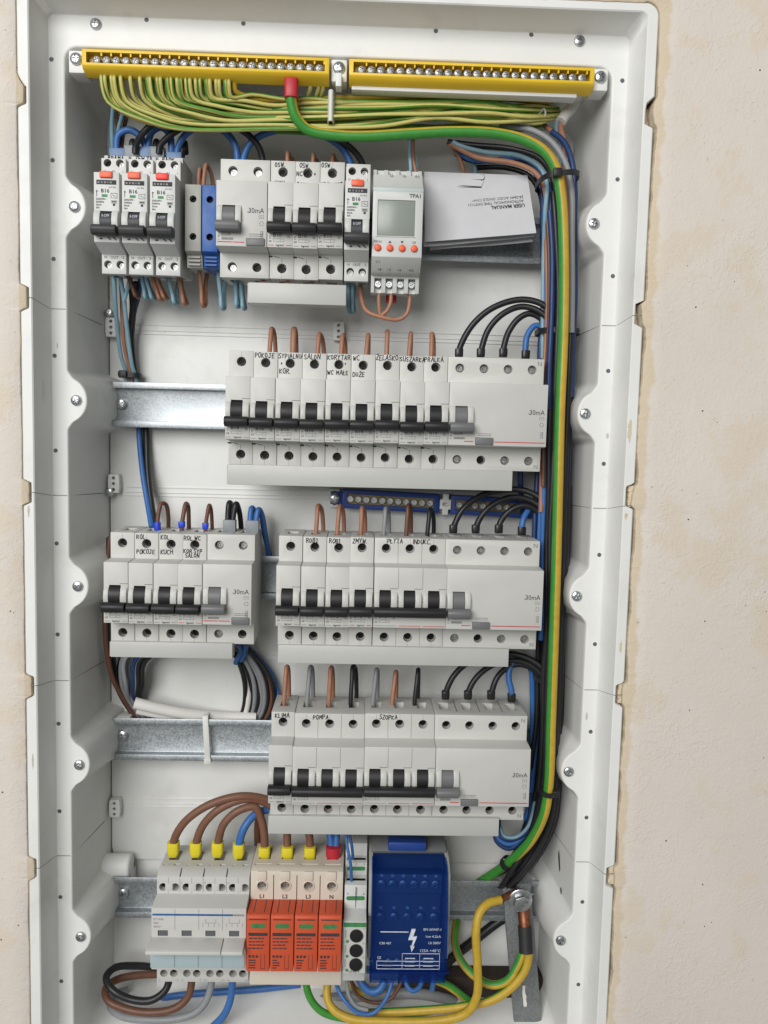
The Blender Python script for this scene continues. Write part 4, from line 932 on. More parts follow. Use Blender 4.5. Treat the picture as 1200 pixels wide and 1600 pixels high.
def neutral_bar():
    a, b = Vector((180, 62, -204.4)), Vector((372, 62, -210.6)); L = (b-a).length
    t = thing('neutral_bar', 'dark blue neutral terminal bar with brass strip between second and third rows', 'terminal bar', tuple(a), None, (0, math.atan2(-(b.z-a.z), b.x-a.x), 0))
    for x0, x1, s0, n in ((10, 88, 16.5, 11), (97, L, 104, 13)):
        me = MB().box(x0, x1, -2, 10, -7.6, 7.6).mesh('b', .6); c = MB(); c.box(x0+4, x1-4, -5, 1.5, -4, 4)
        part('housing', cut(me, c.mesh('c', smooth=False), 30), 'navy', t)
        mb = MB(); mb.box(x0+4.2, x1-4.2, 0, 2, -3.8, 3.8); part('brass_strip', mb, 'brass', t)
        for k in range(n): screw(t, s0+k*6.4, 0, 0, 2.7, 2.2, 'zinc', False, 'clamp_screw')
    mb = MB(); mb.prism_y([(90.6, -8.5), (95.2, -8.5), (95.2, -4), (97.2, -4), (97.2, 4), (95.2, 4), (95.2, 8.5), (90.6, 8.5), (90.6, 4), (88.4, 4), (88.4, -4), (90.6, -4)], -3.4, 8); me = mb.mesh('c', .4)
    c = MB(); c.prism_y([(92.9+2.2*math.cos(a_)*(1.2), 1.7*math.sin(a_)) for a_ in [2*math.pi*j/16 for j in range(16)]], -6, 2)
    part('mounting_clip', cut(me, c.mesh('q', smooth=False)), 'shell', t)
    screw(t, 4, -1, 0, 4.2, 2.4); mb = MB(); mb.box(.5, 11, 0, 10, -5, 5); part('end_tab', mb, 'navy', t, bevel=.6)
neutral_bar()

# ------------------------------------------------------------------ wiring
def rel(pts): o = pts[0]; return o, [p-o for p in pts]
def wire(label, px, r, mat, group=None, name='wire', per=6, stripe=None, twist=0.0, phase=0.0, n=8, cat='wire', world=False):
    P = [Vector(p) for p in px] if world else [at(*p) for p in px]
    Q = spline(P, per); o = Q[0].copy()
    mb = MB(); mb.tube([q-o for q in Q], r, n, stripe, twist, phase)
    ob = link(name, mb.mesh(name, angle=70), mat, None, tuple(o)); tag(ob, label, cat, group); ob['_o'] = tuple(o)
    return ob, Q
def ferrule(w, p, d, wx, wy, h, mat, taper=.75):     # sleeve at point p along direction d (unit), child of the wire
    o = Vector(w['_o']); d = d.normalized(); a = Vector((1, 0, 0)); a = (a-d*a.dot(d)).normalized(); b = d.cross(a)
    vs = []; n = 14; secs = [(0, taper), (.35, 1), (1, 1)]
    for t, s in secs:
        for k in range(n):
            q = 2*math.pi*k/n; c, e = math.cos(q), math.sin(q)
            c = math.copysign(abs(c)**.55, c); e = math.copysign(abs(e)**.55, e)
            vs.append(p-o + d*h*t + a*c*wx/2*s + b*e*wy/2*s)
    fs = [list(range(n))[::-1], [2*n+k for k in range(n)]] + [(i*n+k, i*n+(k+1) % n, (i+1)*n+(k+1) % n, (i+1)*n+k) for i in range(2) for k in range(n)]
    return part('ferrule', MB().add(vs, fs), mat, w, bevel=.35)
def dropprops():
    for o in bpy.data.objects:
        if '_o' in o: del o['_o']
def finger(label, px0, py0, px1, py1, r, mat, y0=31, y1=48, group='wire loops above the breakers', fer=None, spread=1.5):
    jr = random.Random(label); b = at(px0, py0, y0); t = at(px1+jr.uniform(-1.5, 1.5), py1+jr.uniform(-3, 3), (y0+y1)/2-3+jr.uniform(-2, 2)); spread += jr.uniform(-1.2, 1.8)
    pts = [b-Vector((0, 0, 5)), b, b+(t-b)*.6+Vector((0, -1, 0)), t-Vector((0, 0, r)), t+Vector((spread*.6, 6, -4)), Vector((t.x+spread, y1, b.z+4)), Vector((t.x+spread, y1+2, b.z-20))]
    w, Q = wire(label, pts, r, mat, group, world=True)
    if fer: ferrule(w, b-Vector((0, 0, .5)), Vector((0, 0, 1)), r*2+1.8, r*2+1.8, 5, fer)
    return w
def hang(label, px0, py0, px1, py1, r, mat, px2=None, y0=30, y1=44, group='wire loops hanging below the top row'):
    b = at(px0, py0, y0); t = at(px1, py1, (y0+y1)/2); e = at(px2 if px2 else px0+3, py0, y1)
    wire(label, [b+Vector((0, 0, 6)), b, b+(t-b)*.6, t+Vector((0, -3, r)), t+Vector((1.2, 3, r)), e+(t-e)*.5, e, e+Vector((0, 0, 10))], r, mat, group, world=True)

# yellow-green earth wires from the bar into the bundle
rw = random.Random(21)
ORD = 'first second third fourth fifth sixth seventh eighth ninth tenth eleventh twelfth thirteenth fourteenth fifteenth sixteenth seventeenth eighteenth nineteenth twentieth twenty-first twenty-second twenty-third twenty-fourth twenty-fifth'.split()
starts = [(159, 121), (164, 121), (174, 121), (179, 122), (189, 122), (204, 122), (219, 123), (230, 122), (235, 123), (245, 123), (251, 123), (261, 124), (268, 124), (277, 124), (282, 125), (291, 125), (297, 125), (306, 126), (312, 126), (322, 126), (328, 126), (338, 126), (343, 127), (352, 127), (358, 127)]
for k, (x, y) in enumerate(starts):
    f = k/(len(starts)-1); ly = 203-46*f + rw.uniform(-4, 4); dep = 9+5*((k*7) % 4)+rw.uniform(-1, 1)
    xb = x+34+14*rw.random()+30*(1-f); mid = rw.uniform(-4, 4)
    pts = [(x, y-4, -1), (x, y+4, -1), (x+4+6*(1-f), y+24+14*(1-f), 1.5+dep*.2), (xb, ly-6-5*(1-f), dep*.7), (xb+50, ly+1, dep), (max(430, xb+92), ly+mid*.5+1-2*f, dep+1), (535, 200-44*f+mid, dep), (640, 188-30*f+mid, dep+2), (760, 186-24*f-mid*2, dep+4), (835, 190-22*f+mid*2, dep+12), (872, 184-14*f, dep+24)]
    pale = rw.random() < .62
    st = {0, 1, 2} if not pale else {4, 5, 6}
    wire('thin yellow and green earth wire, %s along the earth bar from the cabinet side wall' % ORD[k], pts, 1.42, ['wpale', 'wgreen'], 'earth wires of the bundle', 'earth_wire', 5, st, .012*rw.uniform(-1, 1), rw.uniform(-.6, .6))
for k in range(22):
    x, y = starts[k][0]+4.5+rw.uniform(-1.5, 1.5), starts[k][1]; f = k/21; dep = 16+rw.uniform(-3, 6); ly = 196-42*f+rw.uniform(-3, 3); mid = rw.uniform(-4, 4); xb = x+30+24*rw.random()+24*(1-f)
    wire('earth wire of the rear layer hanging from the bar behind the front strands', [(x, y-4, 3), (x, y+5, 4), (x+3+8*(1-f)*rw.random(), y+24+12*(1-f), 7), (xb, ly-5, dep*.8), (xb+60, ly+1, dep), (max(440, xb+100), ly+mid*.5, dep+1), (540, 197-40*f+mid, dep+2), (640, 187-28*f-mid, dep+3), (760, 185-22*f+mid, dep+5), (835, 189-20*f, dep+12), (870, 183-14*f, dep+22)], 1.36, ['wpale', 'wgreen'], 'rear earth wires of the bar', 'earth_wire', 5, {0, 1, 2} if rw.random() < .5 else {3, 4, 5}, .015*rw.uniform(-1, 1), rw.uniform(-1, 1))
for k in range(3):
    x = (484, 497, 504)[k]; wire('short earth wire dropping from the bar beside the big red-tipped cable', [(x, 124, 0), (x+1, 138, 4), (x-2, 152, 12), (x+20, 160+2*k, 16), (640, 166+3*k, 20), (800, 172, 26), (868, 176, 40)], 1.42, ['wpale', 'wgreen'], 'short earth wires', 'earth_wire', 5, {2, 3, 4})
for k in range(12):
    f = (k+.5)/12; mid = rw.uniform(-5, 5); dep = 6+6*((k*5) % 4)+rw.uniform(-2, 2)
    wire('yellow and green earth wire joining the bundle behind the red-tipped cable', [(255+30*rw.random(), 186-26*f, dep+34), (330, 194-34*f, dep+18), (450, 200-42*f+mid*.4, dep+4), (520, 199-43*f+mid*.6, dep), (600, 194-38*f+mid, dep-1), (680, 190-34*f-mid, dep), (760, 188-28*f+mid, dep+3), (825, 192-26*f-mid*.6, dep+10), (874, 186-16*f, dep+24)], 1.42, ['wpale', 'wgreen'], 'extra strands of the earth bundle', 'earth_wire', 5, {0, 1, 2} if k % 3 else {3, 4, 5}, .012*rw.uniform(-1, 1), rw.uniform(-1, 1))
wire('ochre yellow earth wire on top of the bundle below the earth bar', [(366, 128, 2), (368, 142, 5), (385, 151, 10), (440, 156, 12), (560, 152, 12), (640, 150, 14), (760, 152, 18), (858, 160, 34)], 2.2, ['wyel', 'wgreen'], None, 'earth_wire', 6, {4})
for k in range(4): wire('yellow and green earth wire sagging at the lower edge of the bundle', [(430, 203+k, 24), (520, 203+k*2, 22), (640, 200-k, 20), (740, 196+2*k, 20), (800, 202+k, 26), (850, 196, 40)], 1.42, ['wpale', 'wgreen'], 'lower bundle wires', 'earth_wire', 5, {0, 1, 7})
wire('stripped white cable sheath at the upper corner where the bundle leaves', [(903, 152, 36), (893, 168, 30), (884, 178, 26), (876, 190, 24)], lambda t: 4.6-.6*t, 'wwhite', None, 'cable_sheath', 6, cat='cable')
wire('torn curl of white sheath beside the stripped cable end', [(842, 178, 22), (850, 170, 20), (852, 180, 20), (846, 182, 21)], .7, 'wwhite', None, 'cable_sheath', 6, cat='cable')

# the big earth cable
big, Q = wire('thick green and yellow earth cable with red tip sweeping down the cabinet side', [(455, 150, -3), (456, 162, -2), (462, 182, 0), (480, 202, 3), (520, 211, 4), (570, 213, 4), (640, 209, 4), (700, 206, 4), (770, 208, 4), (820, 219, 3), (852, 238, 2), (869, 265, 2), (877, 310, 2), (881, 400, 2), (880, 520, 2), (875, 640, 1), (872, 760, 0), (869, 880, 0), (865, 1010, 0), (861, 1130, 2), (857, 1230, 4), (849, 1275, 8), (828, 1315, 18), (793, 1349, 38), (768, 1367, 56), (748, 1380, 66), (722, 1402, 70)], 3.75, ['wyel', 'wdgreen'], None, 'earth_cable', 8, {0, 1, 2, 3, 4}, lambda f: -.68+.68*sm((f-.3)/.15)-.7*sm((f-.82)/.1), 0, 12, 'cable')
ferrule(big, at(455, 154, -3), Vector((0, 0, 1)), 9.6, 9.6, 12.5, 'fred', 1.0)

# jumpers along the top row
wire('black jumper arching from the slim breakers to the first grey-lever breaker', [(211, 240, 26), (212, 228, 25), (226, 205, 20), (250, 187, 18), (290, 179, 18), (340, 187, 20), (380, 205, 24), (402, 226, 28), (410, 247, 31), (411, 262, 32)], 2.35, 'wblack')
wire('long black jumper arching over to the slim breaker by the time switch', [(248, 240, 26), (250, 228, 25), (280, 202, 20), (320, 188, 17), (380, 185, 18), (450, 194, 20), (525, 216, 24), (555, 238, 28), (567, 258, 31), (568, 270, 32)], 2.35, 'wblack')
for lb, pts in (('short blue jumper loop above the first slim breaker', [(182, 246, 30), (182, 230, 30), (185, 211, 29), (202, 203, 28), (218, 212, 29), (228, 232, 30), (229, 246, 31)]),
                ('short blue jumper loop between second and third slim breakers', [(231, 246, 30), (231, 232, 30), (237, 207, 29), (252, 199, 28), (265, 210, 29), (268, 235, 30), (269, 248, 31)]),
                ('blue jumper arching from the third slim breaker to the grey-lever breaker', [(277, 248, 30), (277, 235, 30), (290, 210, 27), (320, 196, 25), (350, 205, 27), (367, 226, 30), (371, 248, 31), (371, 260, 32)]),
                ('long blue jumper from the grey-lever breaker to the slim breaker by the time switch', [(380, 260, 32), (381, 246, 31), (393, 222, 29), (423, 206, 27), (465, 203, 27), (510, 214, 28), (537, 235, 30), (548, 256, 31), (549, 268, 32)])):
    wire(lb, pts, 2.5, 'wblue')
for lb, x, y, wd, m_ in (('slate twin sleeve over the blue wires of the first slim breaker', 185, 243, 12, 'fsky'), ('grey twin sleeve over the first black jumper end', 207, 243, 11, 'fgrey'), ('slate sleeve between the grey sleeves of the slim breakers', 229, 245, 9, 'fsky'),
                         ('grey twin sleeve over the second black jumper end', 246, 245, 11, 'fgrey'), ('slate sleeve over the blue wires of the third slim breaker', 273, 249, 11, 'fsky')):
    p = at(x, y, 30); mb = MB(); mb.box(-wd/2, wd/2, -3, 3, -3, 6.5 if 'grey' in lb else 4.5); tag(part('wire_sleeve', mb, m_, None, tuple(p), bevel=.6), lb, 'sleeve', 'twin sleeves of the slim breakers')
for k, x in enumerate((205, 241, 284)): wire(('black wire stub behind the first grey sleeve', 'black wire stub behind the second grey sleeve', 'thick black wire stub at the end of the slim breakers')[k], [(x, 246, 33), (x+1, 234, 32), (x+2+k, 222 if k < 2 else 230, 33), (x+5, 224, 38), (x+6, 240, 44)], 2.4, 'wblack')
for k, (x, x1, y1) in enumerate(((310, 312, 259), (318, 321, 257))): finger(('brown wire loop above the grey terminal block', 'brown wire loop above the blue terminal block')[k], x, 286, x1, y1, 1.5, 'wbrown', 30, 44)
for lb, x, y0, x1, y1 in (('OSW. KUCH+', 449, 250, 449, 236), ('OSW. NC +', 489, 252, 490, 238), ('OSW. PRAL+ KOT', 519, 254, 520, 241)):
    finger('brown wire end above the breaker marked '+lb, x, y0, x1, y1, 1.6, 'wbrown', 32, 44)
# hanging loops below the top row
for lb, a in (('dark brown loop below the first slim breaker', (200, 430, 213, 466, 1.5, 'wdbrown')), ('light blue loop below the second slim breaker, nearer the side wall', (221, 432, 228, 468, 1.5, 'wsky')), ('light blue loop below the second slim breaker, doubled', (227, 432, 238, 469, 1.5, 'wsky')),
              ('brown loop below the second slim breaker', (238, 433, 250, 470, 1.5, 'wbrown')), ('brown loop below the joint of second and third slim breakers', (244, 433, 257, 468, 1.5, 'wbrown')), ('light blue loop below the third slim breaker', (264, 436, 273, 476, 1.6, 'wsky', 279)),
              ('brown loop below the third slim breaker', (280, 436, 288, 477, 1.6, 'wbrown')), ('brown hairpin loop below the grey terminal block', (311, 416, 317, 480, 1.6, 'wbrown', 325)), ('light blue hairpin loop below the blue terminal block', (341, 428, 347, 484, 1.6, 'wsky', 353)),
              ('light blue loop below the grey-lever breaker of the top row', (368, 438, 370, 481, 1.5, 'wsky')), ('second light blue loop next to the short busbar cover', (376, 438, 380, 484, 1.5, 'wsky')), ('light blue loop at the end of the short busbar cover', (544, 446, 545, 489, 1.4, 'wsky')), ('light blue loop beside the brown timer jumper', (551, 446, 551, 490, 1.4, 'wsky'))):
    hang(lb, *a)
wire('brown jumper from the slim breaker swinging under the time switch', [(563, 446, 30), (565, 468, 26), (573, 486, 22), (598, 496, 20), (622, 499, 20), (635, 491, 20), (640, 472, 20), (640, 452, 20)], 1.6, 'wbrown')
wire('brown wire dropping from the first timer terminal', [(592, 452, 20), (592, 474, 20), (594, 494, 21)], 1.5, 'wbrown')
wire('brown wire bending from the second timer terminal', [(611, 452, 20), (610, 474, 20), (604, 486, 20), (596, 493, 21)], 1.5, 'wbrown')
wire('light blue wire coming down to the top of the time switch', [(642, 205, 40), (640, 232, 32), (641, 252, 20), (642, 268, 18)], 1.3, 'wsky'); wire('brown wire coming down to the top of the time switch', [(647, 205, 42), (645, 232, 34), (646, 252, 22), (650, 270, 19)], 1.3, 'wbrown')
wire('light blue wire doubled beside the leaflet top', [(646, 238, 34), (650, 252, 28), (651, 270, 24)], 1.4, 'wsky')
# wires along the side wall and behind the second rail
for lb, pts, r, m_ in (('light blue wire falling along the side wall below the slim breakers', [(178, 425, 34), (180, 470, 44), (184, 520, 56), (190, 560, 62), (200, 590, 66), (206, 625, 70)], 1.7, 'wsky'),
    ('light blue wire curving to the black tie above the second rail', [(187, 428, 36), (193, 462, 44), (199, 520, 54), (206, 570, 60), (213, 595, 66), (215, 630, 70)], 1.7, 'wsky'),
    ('brown wire between the light blue ones above the second rail', [(189, 440, 44), (191, 490, 54), (194, 540, 60), (205, 588, 66), (210, 630, 70)], 1.6, 'wbrown'),
    ('black wire dropping behind the slim breakers to the tie', [(203, 440, 48), (206, 480, 56), (202, 530, 62), (208, 580, 66), (213, 630, 71)], 1.8, 'wblack'), ('second black wire dropping behind the slim breakers', [(212, 440, 48), (210, 480, 58), (206, 530, 64), (211, 580, 67), (219, 630, 71)], 1.8, 'wblack'),
    ('dark blue wire peeking out behind the slim breakers', [(219, 436, 46), (217, 462, 54), (210, 490, 62), (207, 540, 66), (213, 600, 70)], 1.6, 'wdblue'), ('light blue wire branching under the first slim breaker', [(203, 432, 34), (199, 452, 40), (194, 470, 44)], 1.5, 'wsky'),
    ('blue cable below the second rail going down to the small block', [(216, 640, 71), (218, 690, 68), (223, 740, 62), (232, 795, 52), (237, 824, 42)], 2.2, 'wblue'), ('black cable beside the blue one below the second rail', [(228, 640, 71), (229, 690, 69), (231, 740, 64), (238, 795, 54), (245, 828, 44)], 2.4, 'wblack'), ('second black cable below the second rail', [(222, 640, 73), (224, 700, 71), (228, 750, 68), (236, 800, 58), (240, 828, 48)], 2.2, 'wblack'),
    ('light blue wire rising along the side wall to the earth wires', [(177, 165, 24), (175, 195, 34), (176, 240, 42)], 1.6, 'wsky'), ('brown wire rising beside the light blue one at the upper corner', [(181, 168, 26), (184, 200, 38), (186, 225, 44)], 1.5, 'wdbrown'), ('light blue wire crossing at the upper corner', [(192, 178, 26), (186, 200, 34), (182, 228, 42)], 1.6, 'wsky'), ('reddish brown wire crossing at the upper corner', [(198, 182, 28), (193, 205, 40), (190, 230, 46)], 1.5, 'wdbrown'), ('grey cable at the upper corner behind the light blue wire', [(172, 190, 58), (172, 240, 60), (176, 300, 62)], 2.6, 'wgrey')):
    wire(lb, pts, r, m_)
# fingers of rows two, three, four
for (x, y), nm in zip(((423, 510), (460, 512), (498, 516), (535, 518), (574, 518), (606, 515), (641, 516), (676, 519)), ('POKOJE', 'SYPIALNIA', 'SALON', 'KORYTAR', 'WC DUZE', 'ZELASKO', 'SUSZARKA', 'PRALKA')):
    finger('upright brown wire loop above the breaker marked '+nm, x-2, 556, x, y, 1.75 if nm != 'SYPIALNIA' else 2.4, 'wbrown', group='wire loops above the second row')
for (x, y, m_, c_), nm in zip(((497, 786, 'wbrown', 'brown'), (530, 789, 'wbrown', 'brown'), (567, 789, 'wbrown', 'brown'), (603, 789, 'wgrey', 'grey'), (638, 789, 'wdbrown', 'dark brown'), (671, 793, 'wblack', 'black')), ('ROB2', 'ROB1', 'ZMYW.', 'PLYTA INDUKC., first pole', 'PLYTA INDUKC., middle pole', 'PLYTA INDUKC., last pole')):
    finger('upright %s wire loop above the breaker marked %s' % (c_, nm), x-3, 831, x, y, 1.7, m_, group='wire loops above the third row', spread=3)
for (x, y, m_, c_), nm in zip(((448, 1042, 'wbrown', 'brown'), (484, 1042, 'wgrey', 'grey'), (518, 1042, 'wbrown', 'brown'), (552, 1040, 'wblack', 'black'), (587, 1043, 'wgrey', 'grey'), (617, 1046, 'wbrown', 'brown'), (652, 1044, 'wblack', 'black')), ('KLIMA', 'POMPA, first pole', 'POMPA, middle pole', 'POMPA, last pole', 'SZOPKA, first pole', 'SZOPKA, middle pole', 'SZOPKA, last pole')):
    finger('upright %s wire loop above the breaker marked %s' % (c_, nm), x-4, 1094, x, y, 1.75, m_, group='wire loops above the fourth row', spread=2)
# small third-row block
wire('dark brown wire loop with blue sleeve above the breaker marked ROL POKOJE', [(246, 826, 29), (247, 806, 30), (252, 787, 32), (259, 788, 36), (263, 806, 42), (263, 826, 48)], 1.6, 'wdbrown')
finger('dark brown wire finger with blue sleeve above the breaker marked KOL KUCH', 284, 824, 289, 783, 1.7, 'wdbrown', 30, 42, fer='fblue'); finger('dark brown wire finger with blue sleeve above the breaker marked ROL.WC', 321, 826, 326, 786, 1.5, 'wdbrown', 30, 42, fer='fblue')
p = at(246, 825, 29); tag(part('wire_sleeve', MB().cyl((0, 0), 2.6, -2, 4.5, 14, axis='z'), 'fblue', None, tuple(p), bevel=.5), 'round blue sleeve at the ROL POKOJE breaker entry', 'sleeve')
for lb, x, y, m_ in (('grey twin sleeve on the black wires of the small block', 359, 827, 'fgrey'), ('grey twin sleeve on the blue wires of the small block', 395, 828, 'fgrey')):
    p = at(x, y, 32); tag(part('wire_sleeve', MB().box(-4.8, 4.8, -3.4, 3.4, -3, 7.5), m_, None, tuple(p), bevel=.7), lb, 'sleeve', 'twin sleeves of the small block')
for lb, pts, m_ in (('black wire rising from the grey sleeve, nearer the side wall', [(356, 824, 31), (356, 805, 32), (358, 786, 34), (362, 790, 42), (364, 820, 50)], 'wblack'), ('black wire bending down behind the grey sleeve', [(363, 824, 31), (365, 804, 32), (369, 787, 34), (374, 800, 40), (377, 826, 50)], 'wblack'),
                   ('blue wire rising from the second grey sleeve', [(391, 826, 31), (391, 810, 32), (393, 794, 34), (398, 800, 42), (398, 826, 50)], 'wblue'), ('blue wire bending behind the small block', [(400, 826, 31), (401, 808, 32), (404, 796, 34), (410, 806, 40), (414, 830, 48), (420, 868, 60)], 'wblue')): wire(lb, pts, 2.1, m_)
wire('dark blue wire passing between the two third-row blocks', [(408, 800, 62), (412, 830, 60), (422, 868, 64), (430, 900, 70)], 2.0, 'wdblue')
# feeds with black sleeves into the four-pole breakers
def feed(label, x, y, pts, mat, d0=31):
    w, Q = wire(label, [(x, y+8, d0)] + pts, 2.35, mat, 'feeds of the four-pole breakers')
    ferrule(w, at(x, y+12, d0), Vector((0, 0, 1)), 6.4, 6.0, 6.4, 'fblack', .95)
L_ = ('first', 'second', 'third')
for k, (x, pts) in enumerate(((717, [(719, 542, 31), (738, 508, 30), (770, 481, 29), (815, 468, 28), (850, 477, 26), (872, 505, 24), (880, 560, 22), (884, 640, 24)]), (751, [(753, 543, 31), (763, 515, 31), (785, 491, 30), (815, 479, 30), (845, 488, 28), (867, 515, 26), (876, 570, 24), (880, 650, 26)]), (786, [(787, 544, 31), (794, 520, 32), (810, 498, 32), (828, 490, 32), (850, 502, 32), (865, 530, 30), (872, 590, 30), (876, 660, 30)]))):
    feed('black feed arching into the second-row four-pole breaker, %s from the breaker marked PRALKA' % L_[k], x, 546, pts, 'wblack')
feed('bright blue feed hooking into the N terminal of the second row', 821, 549, [(821, 544, 31), (824, 524, 32), (836, 509, 33), (850, 514, 34), (858, 538, 34), (860, 590, 36), (862, 660, 38), (862, 760, 40)], 'wblue')
for k, (x, pts) in enumerate(((708, [(711, 818, 31), (723, 796, 32), (748, 776, 34), (785, 765, 35), (825, 768, 33), (852, 786, 30), (868, 818, 27), (873, 880, 26)]), (743, [(746, 818, 31), (757, 800, 32), (778, 784, 33), (805, 777, 33), (835, 785, 32), (858, 808, 29), (868, 850, 28), (870, 920, 28)]), (779, [(781, 818, 31), (790, 804, 32), (805, 793, 32), (822, 790, 32), (844, 803, 32), (858, 834, 31), (864, 880, 31), (866, 940, 31)]))):
    feed('black feed arching into the third-row four-pole breaker, %s from the wide-lever breaker' % L_[k], x, 821, pts, 'wblack')
feed('bright blue feed rising from the N terminal of the third row', 815, 824, [(816, 818, 31), (820, 806, 33), (828, 795, 36), (840, 790, 40), (848, 804, 44), (850, 850, 46)], 'wblue')
for k, (x, pts) in enumerate(((696, [(698, 1078, 31), (709, 1056, 32), (728, 1038, 34), (760, 1028, 36), (800, 1022, 36), (835, 1034, 33), (856, 1056, 30), (862, 1110, 28)]), (731, [(733, 1078, 31), (745, 1058, 32), (768, 1040, 34), (800, 1032, 35), (830, 1040, 34), (851, 1062, 32), (858, 1116, 30)]), (767, [(769, 1079, 31), (776, 1060, 32), (790, 1045, 34), (812, 1038, 35), (835, 1047, 35), (849, 1070, 34), (854, 1126, 33)]))):
    feed('black feed arching into the fourth-row four-pole breaker, %s from the breaker marked SZOPKA' % L_[k], x, 1080, pts, 'wblack')
feed('blue feed rising from the N terminal of the fourth row', 799, 1084, [(799, 1078, 31), (795, 1062, 32), (797, 1044, 34), (812, 1030, 38), (828, 1042, 44), (832, 1090, 48), (832, 1160, 50)], 'wblue')
p = at(822, 748, 28); wire('blue wire stub below the second-row four-pole breaker', [(813, 735, 32), (813, 752, 34), (814, 775, 44), (816, 800, 58)], 2.1, 'wdblue')
# the vertical bundle beside the big cable
def bigx(y):
    T = [(230, 858), (280, 871), (340, 878), (450, 881), (560, 878), (700, 873), (880, 868), (1010, 864), (1130, 860), (1240, 855), (1300, 838)]
    for (a, b), (c, d) in zip(T, T[1:]):
        if y <= c: return b+(d-b)*(y-a)/(c-a)
    return T[-1][1]
def vert(label, head, dx, dep, r, mat, y1=1235, tail=None, group='cables of the vertical bundle', wob=2.0, sd=0):
    rn = random.Random(sd+int(dx*10)); pts = list(head)
    y = (head[-1][1] if head else 300)+60
    while y < y1: pts.append((bigx(y)+dx*(1-.15*(y > 900))+rn.uniform(-wob, wob), y, dep+rn.uniform(-1.5, 1.5))); y += 95
    pts += tail or [(bigx(y1)+dx, y1, dep)]
    wire(label, pts, r, mat, group, per=5)
vert('light blue wire swinging from under the big cable into the black-tied bundle', [(708, 222, 30), (722, 229, 27), (760, 238, 24), (810, 243, 22), (842, 260, 20), (854, 285, 18), (852, 330, 20)], -30, 30, 1.7, 'wsky', 560)
vert('pinkish brown wire swinging below the light blue one into the bundle', [(705, 226, 32), (720, 234, 28), (750, 247, 24), (800, 254, 22), (834, 268, 20), (850, 292, 20), (854, 330, 22)], -25, 26, 1.9, 'wbrown', 800)
vert('black cable above the light blue wire swinging into the bundle', [(700, 222, 40), (740, 227, 34), (800, 233, 28), (843, 248, 24), (864, 280, 20), (868, 330, 22)], -14, 22, 2.3, 'wblack', 1235)
vert('dark blue cable behind the light blue wire in the upper bend', [(706, 222, 42), (730, 246, 34), (770, 251, 32), (815, 246, 30), (846, 268, 26), (860, 305, 24)], -20, 28, 2.2, 'wblue', 1000)
vert('dark blue cable lowest in the upper bend, half behind the leaflet', [(712, 240, 44), (740, 252, 42), (790, 250, 40), (830, 262, 36), (846, 300, 34)], -33, 36, 2.0, 'wdblue', 900)
vert('black cable lowest in the upper bend', [(740, 262, 46), (790, 262, 44), (828, 276, 40), (846, 310, 38)], -28, 42, 2.0, 'wblack', 1200)
vert('brown cable deep in the upper bend', [(702, 226, 44), (712, 246, 42), (722, 262, 46), (740, 276, 50)], -24, 46, 1.7, 'wdbrown', 640) if False else wire('brown wire dropping behind the leaflet top', [(700, 222, 40), (714, 240, 38), (722, 258, 40), (726, 275, 44)], 1.6, 'wbrown')
wire('light blue wire dropping behind the leaflet top', [(736, 250, 42), (742, 262, 44), (744, 280, 48)], 1.6, 'wsky')
vert('dark grey cable running above the big cable round the upper bend', [(780, 196, 26), (830, 203, 22), (862, 222, 18), (884, 256, 14), (893, 300, 12)], 14, 12, 2.2, 'wgrey', 520)
vert('blue cable outermost round the upper bend against the side wall', [(862, 206, 30), (880, 220, 24), (893, 250, 18), (898, 300, 16)], 17, 18, 2.2, 'wdblue', 620)
vert('brown wire at the outer side of the upper bend', [(850, 196, 34), (870, 212, 28), (890, 240, 24)], 12, 26, 1.8, 'wbrown', 420)
vert('light brown wire leaving the stripped sheath', [(876, 186, 25), (877, 205, 28), (882, 225, 30)], 10, 30, 2.2, 'wbrown', 380); vert('pale blue wire leaving the stripped sheath', [(870, 188, 25), (870, 206, 30), (876, 228, 34)], 6, 34, 1.6, 'wsky', 380)
for k, (dx, dep, r, m_, y0, y1) in enumerate(((-9, 20, 2.4, 'wblack', 300, 1235), (-11, 36, 2.4, 'wblack', 300, 1235), (-17, 46, 2.4, 'wblack', 300, 1235), (-4, 40, 2.4, 'wblack', 320, 1235), (3, 26, 2.4, 'wblack', 320, 1235), (8, 30, 2.3, 'wblack', 400, 1235), (11, 16, 2.3, 'wblack', 420, 1235), (13, 34, 2.3, 'wblack', 520, 1235), (-22, 56, 2.4, 'wblack', 560, 1235), (-6, 58, 2.4, 'wblack', 500, 1235), (5, 56, 2.4, 'wblack', 500, 1235), (15, 22, 2.4, 'wblack', 600, 1235), (17, 30, 2.4, 'wblack', 700, 1235), (14, 44, 2.4, 'wblack', 640, 1235), (18, 38, 2.4, 'wblack', 760, 1235))):
    tl = [(bigx(1235)+dx, 1235, dep), (bigx(1280)+dx*1.1+3, 1285, dep+4), (bigx(1300)+dx-10, 1330, dep+8), (808+dx*.9, 1360, dep+10), (790+dx*.6, 1385, dep+16)]
    vert('black cable running down the bundle beside the big earth cable', [(bigx(y0)+dx, y0, dep)], dx, dep, r, m_, y1, tl, 'black cables of the vertical bundle', 1.6, k)
